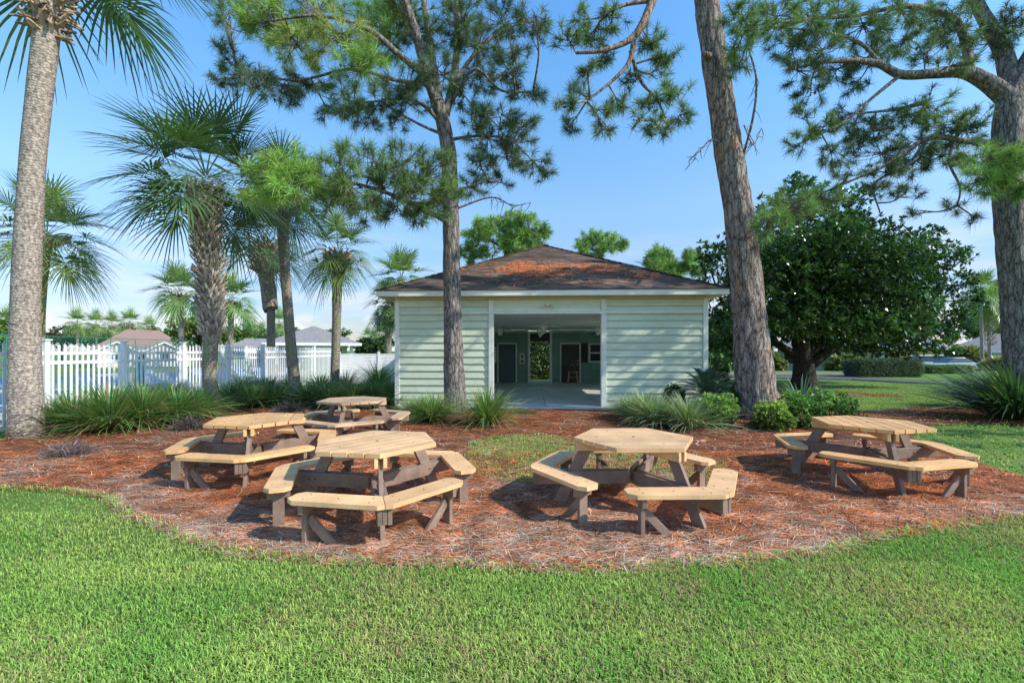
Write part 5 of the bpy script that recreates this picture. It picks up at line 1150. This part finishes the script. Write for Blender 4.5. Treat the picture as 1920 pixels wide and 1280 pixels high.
for i, (x, y, rz, lab) in enumerate([(-12.5, 12.4, 1.4, 'second blue lounger from the left behind the pickets'), (-12.4, 14.3, 1.2, 'blue lounger behind the pickets left of the stout palm'), (-12.2, 17.4, 1.35, 'blue lounger behind the pickets right of the stout palm'), (-12.0, 19.6, 1.3, 'blue lounger behind the pickets below the slim dark palm'), (-11.6, 21.8, 1.2, 'blue lounger farthest back, near the capped fence post')]): dup(l0, (x, y, .01), rz, 1, lab)
for i, (x, y, rz, lab) in enumerate([(-15.5, 12.2, 1.5, 'lounger in the second row, seen left of the first wide gap'), (-15.4, 14.6, 1.6, 'lounger in the second row, behind the closed teal parasol'), (-15.2, 17.0, 1.5, 'lounger in the second row, left of the stout palm trunk'), (-14.8, 19.4, 1.6, 'lounger in the second row, right of the stout palm trunk'), (-14.4, 21.8, 1.5, 'lounger in the second row, below the leaning palm'), (-14.0, 24.4, 1.6, 'lounger farthest back in the second row'), (-13.2, 26.5, .2, 'lounger turned sideways in front of the pool pavilion'), (-15.8, 28.5, .1, 'lounger by the columns of the pool pavilion')]): dup(l0, (x, y, .01), rz, 1, lab)
def parasol(lab, px, Y, top, cm, closed):
    x = hx(px, Y); t = thing('parasol', lab, 'parasol', (x, Y, gz(Y)))
    m = M(); m.tube([(0, 0, 0), (0, 0, top)], .03, 8); m.build('pole', vinyl, t)
    m = M()
    if closed: m.tube([(0, 0, top - 1.2), (0, 0, top - .7), (0, 0, top - .1), (0, 0, top)], [.13, .15, .06, .01], 8, rough=.15, rscale=8)
    else:
        for k in range(8):
            a, b = k * PI / 4, (k + 1) * PI / 4; m.add([(0, 0, top), (1.3 * math.cos(a), 1.3 * math.sin(a), top - .45), (1.3 * math.cos(b), 1.3 * math.sin(b), top - .45)], [[0, 1, 2, 2]])
            m.add([(1.3 * math.cos(a), 1.3 * math.sin(a), top - .45), (1.3 * math.cos(b), 1.3 * math.sin(b), top - .45), (1.3 * math.cos(b), 1.3 * math.sin(b), top - .62), (1.3 * math.cos(a), 1.3 * math.sin(a), top - .62)], [[0, 1, 2, 3]])
    m.build('canopy', cm, t)
parasol('teal open parasol left of the grey roofed pavilion', 515, 34, 2.2, teal_m, False)
parasol('closed teal parasol behind the pickets left of the stout palm', 262, 17, 1.55, teal_m, True)
parasol('white open parasol behind the fence right of the stout palm', 462, 36, 2.15, vinyl, False)

# ================================================================== houses
roof_br = plain('brown_shingle', (.30, .20, .165), rough=.95, var=.2, scale=3.0, stretch=(1, 1, 4), use_col=False, fine=30)
roof_gr = plain('grey_shingle', (.27, .255, .25), rough=.95, var=.2, scale=3.0, stretch=(1, 1, 4), use_col=False, fine=30)
wall_cr = plain('cream_wall', (.72, .62, .55), rough=.7, var=.06, use_col=False)
wall_gn = plain('pale_green_wall', (.55, .66, .52), rough=.7, var=.06, use_col=False)
wall_aq = plain('aqua_wall', (.55, .68, .64), rough=.7, var=.06, use_col=False)
def house(label, cx, Y, W_, D, eave, peak, wm, rm, name='house', cat='house', gables=(), wins=(), ridge=.35, ov=.6, open_cols=0, cat_g=None):
    g = gz(Y); t = thing(name, label, cat, (cx, Y, g), math.atan(-cx / Y)); ez, pz = eave - g, peak - g
    if not open_cols:
        m = M(); m.box((0, D / 2, ez / 2), (W_, D, ez)); m.build('walls', wm, t)
    else:
        m = M(); m.box((0, D * .75, ez / 2), (W_ * .9, D * .5, ez)); m.build('walls', wm, t)
        for k in range(open_cols):
            m = M(); xx = -W_ / 2 + .2 + k * (W_ - .4) / (open_cols - 1); m.box((xx, .2, ez / 2), (.32, .32, ez - .002)); m.box((xx, .2, .2), (.42, .42, .4)); m.build('column', vinyl, t)
    m = M(); X, Y0, Y1, rl = W_ / 2 + ov, -ov, D + ov, W_ / 2 * ridge
    A = [(-X, Y0, ez), (X, Y0, ez), (X, Y1, ez), (-X, Y1, ez)]; Rg = [(-rl, D / 2, pz), (rl, D / 2, pz)]
    m.add([A[0], A[1], Rg[1], Rg[0]], [[0, 1, 2, 3]]); m.add([A[2], A[3], Rg[0], Rg[1]], [[0, 1, 2, 3]]); m.add([A[1], A[2], Rg[1], Rg[1]], [[0, 1, 2, 3]]); m.add([A[3], A[0], Rg[0], Rg[0]], [[0, 1, 2, 3]]); m.add(A, [[0, 3, 2, 1]])
    ro = m.build('roof', rm, t)
    m = M(); m.box((0, Y0 - .02, ez - .10), (2 * X + .06, .05, .28)); m.box((-X - .02, D / 2, ez - .10), (.05, Y1 - Y0 - .03, .28)); m.box((X + .02, D / 2, ez - .10), (.05, Y1 - Y0 - .03, .28)); m.build('fascia', vinyl, t)
    for (gx, gw, gh) in gables:
        m = M(); m.add([(gx - gw / 2, -1.2, 0), (gx + gw / 2, -1.2, 0), (gx + gw / 2, -1.2, ez), (gx, -1.2, ez + gh), (gx - gw / 2, -1.2, ez)], [[0, 1, 2, 3, 4]])
        m.add([(gx - gw / 2, -1.2, 0), (gx - gw / 2, 0, 0), (gx - gw / 2, 0, ez), (gx - gw / 2, -1.2, ez)], [[0, 1, 2, 3]]); m.add([(gx + gw / 2, -1.2, 0), (gx + gw / 2, 0, 0), (gx + gw / 2, 0, ez), (gx + gw / 2, -1.2, ez)], [[3, 2, 1, 0]]); go_ = m.build('gable', wm, t)
        m = M(); sl_ = gh / (gw / 2); dz = .35 * sl_
        for s_ in (-1, 1): m.add([(gx + s_ * (gw / 2 + .35), -1.6, ez - dz + .05), (gx, -1.6, ez + gh + .05), (gx, D / 2, ez + gh + .05), (gx + s_ * (gw / 2 + .35), D / 4, ez - dz + .05)], [[0, 1, 2, 3]])
        m.build('gable_roof', rm, go_); m = M()
        for s_ in (-1, 1): m.beam((gx + s_ * (gw / 2 + .35), -1.62, ez - dz), (gx, -1.62, ez + gh), .04, .22, (0, 1, 0))
        m.build('barge_board', vinyl, go_)
    for (wx, wz, ww, wh, yy) in wins:
        m = M(); m.box((wx, yy - .02, wz), (ww + .2, .05, wh + .2)); f = m.build('window', vinyl, t); m = M(); m.box((wx, yy - .05, wz), (ww, .02, wh)); m.build('pane', glass_m, f)
    return t
house('cream house with a brown hip roof and two white-edged gables beyond the fence', hx(268, 75), 75, 12.5, 8, 1.75, 5.3, wall_cr, roof_br, gables=((-3.2, 4.8, 1.35), (2.8, 4.8, 1.35)), wins=((-3.2, 1.6, 1.2, 1.2, -1.2), (2.8, 1.6, 1.2, 1.2, -1.2), (0, 1.5, 1.0, 1.2, 0)))
house('pale green poolside pavilion with a grey hip roof and white columns', hx(588, 45), 45, 7.6, 7.6, 2.45, 4.35, wall_gn, roof_gr, 'pool_pavilion', 'pavilion', wins=((-2.3, 1.75, 1.3, 1.2, 3.8), (2.2, 1.75, 1.3, 1.2, 3.8)), ridge=.04, ov=.7, open_cols=5)
house('low building with a pale brown roof adjoining the left of the pool pavilion', hx(480, 52), 52, 5.5, 6, 1.9, 3.2, wall_gn, roof_gr, wins=((0, 1.6, 1, 1, 0),))
house('white house roof low behind the solid white fence', hx(690, 70), 70, 5.5, 6, 1.95, 3.0, vinyl, plain('pale_roof', (.62, .60, .60), rough=.9, var=.1, use_col=False), wins=((0, 1.5, 1, 1, 0),))
house('aqua house with a grey hip roof behind the two thin palms on the right', hx(1868, 58), 58, 9.0, 9, 1.65, 4.0, wall_aq, roof_gr, ridge=.2, wins=((-2.2, 1.4, 1.3, 1.2, 0), (1.8, 1.4, 1.3, 1.2, 0)))
house('pale house with white porch posts seen under the magnolia', hx(1545, 52), 52, 11, 8, 2.2, 4.4, plain('grey_blue_wall', (.50, .54, .60), rough=.7, var=.06, use_col=False), roof_gr, wins=((-3.6, 1.5, 1.2, 1.3, 4.0), (3.6, 1.5, 1.2, 1.3, 4.0)), open_cols=4)
house('tan house with a wide garage, farther along the road behind the dark hedge', hx(1690, 62), 62, 8, 8, 2.2, 4.6, plain('ochre_wall', (.62, .42, .16), rough=.7, var=.06, use_col=False), roof_gr, wins=((-2, 1.5, 1.2, 1.3, 0),))
# ================================================================== cars
def car(lab, name, cat, x, y, rz, body_m, prof, wid, wheels):
    t = thing(name, lab, cat, (x, y, gz(y)), rz); m = M(); n = len(prof['body'])
    def loft(pr, w0, w1, mm, nm, par, bev=.03):
        m = M(); z_ = [p[1] for p in pr]; zmn, zmx = min(z_), max(z_); V = []
        for s_ in (-1, 1):
            for (a, b) in pr: V.append((a, s_ * (w0 + (w1 - w0) * ((b - zmn) / max(.01, zmx - zmn)) ** 1.5) / 2, b))
        k = len(pr); m.add(V, [list(range(k))]); m.F.append((np.array([[k + i for i in range(k)][::-1]]), 0)); m.F.append((np.array([[i, k + i, k + (i + 1) % k, (i + 1) % k] for i in range(k)]), 0)); return m.build(nm, mm, par, bevel=bev)
    loft(prof['body'], wid, wid * .96, body_m, 'body', t, .05); loft(prof['cabin'], wid * .95, wid * .72, glass_m, 'windows', t, .03); loft(prof['roof'], wid * .74, wid * .70, body_m, 'roof', t, .02)
    for wx in wheels:
        for s_ in (-1, 1):
            m = M(); m.tube([(wx, s_ * (wid / 2 - .2), .32), (wx, s_ * (wid / 2 + .01), .32)], .32, 18); w_o = m.build('wheel', dark_m, t); m = M(); m.tube([(wx, s_ * (wid / 2 + .011), .32), (wx, s_ * (wid / 2 + .025), .32)], .19, 12); m.build('rim', metal_m, w_o)
    for s_ in (-1, 1):
        m = M(); m.box((prof['nose'], s_ * wid * .36, .66), (.06, .34, .13)); m.build('headlight', white_m, t); m = M(); m.box((prof['tail'], s_ * wid * .38, .80), (.06, .28, .16)); m.build('tail_light', plain('red_lens', (.4, .02, .02), rough=.2, use_col=False), t)
sed = dict(body=[(-2.2, .28), (2.2, .28), (2.25, .6), (2.1, .74), (1.1, .90), (-1.5, .95), (-2.15, .92), (-2.25, .6)], cabin=[(1.15, .90), (.35, 1.38), (-.9, 1.40), (-1.75, .95)], roof=[(.32, 1.385), (.25, 1.43), (-.8, 1.45), (-.95, 1.40)], nose=2.22, tail=-2.2)
car('silver-blue sedan parked beyond the low hedge on the right', 'parked_car', 'car', hx(1783, 46), 46, R(178), plain('silver_paint', (.42, .50, .55), rough=.25, var=.03, spec=.6, use_col=False), sed, 1.78, (1.35, -1.35))
van = dict(body=[(-2.4, .3), (2.4, .3), (2.45, .75), (2.2, 1.0), (1.4, 1.15), (-2.4, 1.2)], cabin=[(1.45, 1.15), (.8, 1.8), (-2.3, 1.85), (-2.4, 1.2)], roof=[(.8, 1.8), (.6, 1.9), (-2.2, 1.95), (-2.32, 1.85)], nose=2.43, tail=-2.4)
car('white van parked behind the dark block hedge', 'parked_van', 'van', hx(1728, 50), 50, R(170), white_m, van, 1.9, (1.5, -1.5))
# street post near the magnolia
t = thing('sign_post', 'slim dark green post beyond the road, right of the magnolia trunk', 'post', (hx(1556, 40), 40, gz(40))); m = M(); m.tube([(0, 0, 0), (0, 0, 2.2)], .06, 8); m.build('pole', grn, t); m = M(); m.box((0, -.07, 2.0), (.5, .04, .4)); m.build('sign_plate', teal_m, t)
# ================================================================== background trees
def bush_tree(label, px, py, rx, ry, Y, seed, cA, cB, n=9, name='broadleaf_tree'):
    random.seed(seed); base = np.array([hx(px, Y), Y, gz(Y)]); s_ = Y / F_PX; cl = []
    for k in range(n):
        a = random.uniform(0, 2 * PI); r = math.sqrt(random.uniform(0, 1)) * .72; cl.append((at(px + rx * r * math.cos(a), py + ry * r * math.sin(a), Y + random.uniform(-1, 1)), (rx * s_ * .42, rx * s_ * .42, ry * s_ * .42)))
    top = np.array(at(px, py, Y))
    tree(label, [(base, .3), ((base + top) / 2, .22), (top, .1)], [], cl, .55, .34, cA, cB, max(.9, 60 / (n * (rx * s_ * ry * s_ * .18 * rx * s_ * .42) ** (2 / 3) * 10) * 9), seed, leafm=fol_m, name=name, ros=5)
tA, tB = (.06, .12, .035), (.20, .30, .08)
for i, (px, py, rx, ry, Y, a, b, lab) in enumerate([(375, 615, 60, 42, 70, (.09, .15, .035), (.30, .36, .09), 'yellow-green broadleaf tree behind the stout palm trunk'), (310, 628, 40, 24, 90, tA, tB, 'dark tree between the brown roof and the sunlit palm'), (20, 630, 40, 32, 55, tA, tB, 'leafy tree at the far left edge beyond the fence'), (115, 632, 45, 18, 95, (.10, .09, .05), (.22, .20, .09), 'low brownish tree line section right of the tall pale palm'), (180, 634, 50, 16, 100, tA, tB, 'low green trees behind the far row of palms'), (470, 634, 55, 26, 85, tA, tB, 'green tree behind the right-hand sunlit palm'), (545, 630, 40, 20, 100, tA, tB, 'green tree at the left slope of the grey pavilion roof'), (640, 640, 50, 22, 100, tA, tB, 'green tree at the right end of the grey pavilion roof'), (705, 650, 40, 18, 62, (.05, .10, .04), (.14, .22, .07), 'dark bushy tree above the solid white fence'), (1345, 640, 40, 50, 36, (.04, .09, .03), (.12, .2, .06), 'dark tree filling the gap between the shelter and the leaning pine'),
    (1450, 680, 40, 16, 48, (.10, .13, .05), (.30, .30, .12), 'sunlit bush beyond the road left of the magnolia trunk'), (1590, 684, 34, 18, 40, (.12, .17, .06), (.32, .36, .14), 'pale green bush beyond the road between the magnolia and the dark hedge'), (1820, 672, 46, 22, 50, (.10, .13, .05), (.26, .28, .10), 'olive bush in front of the grey roofed house'), (1880, 690, 30, 14, 42, (.26, .22, .10), (.5, .42, .2), 'straw-coloured bush under the two thin palms'), (1835, 610, 34, 36, 80, tA, tB, 'leafy tree beyond the two thin palms'), (1660, 650, 60, 24, 85, tA, tB, 'tree far along the road behind the magnolia'), (1400, 668, 40, 26, 60, tA, tB, 'tree beyond the road behind the leaning pine')]):
    bush_tree(lab, px, py, rx, ry, Y, 300 + i, a, b)
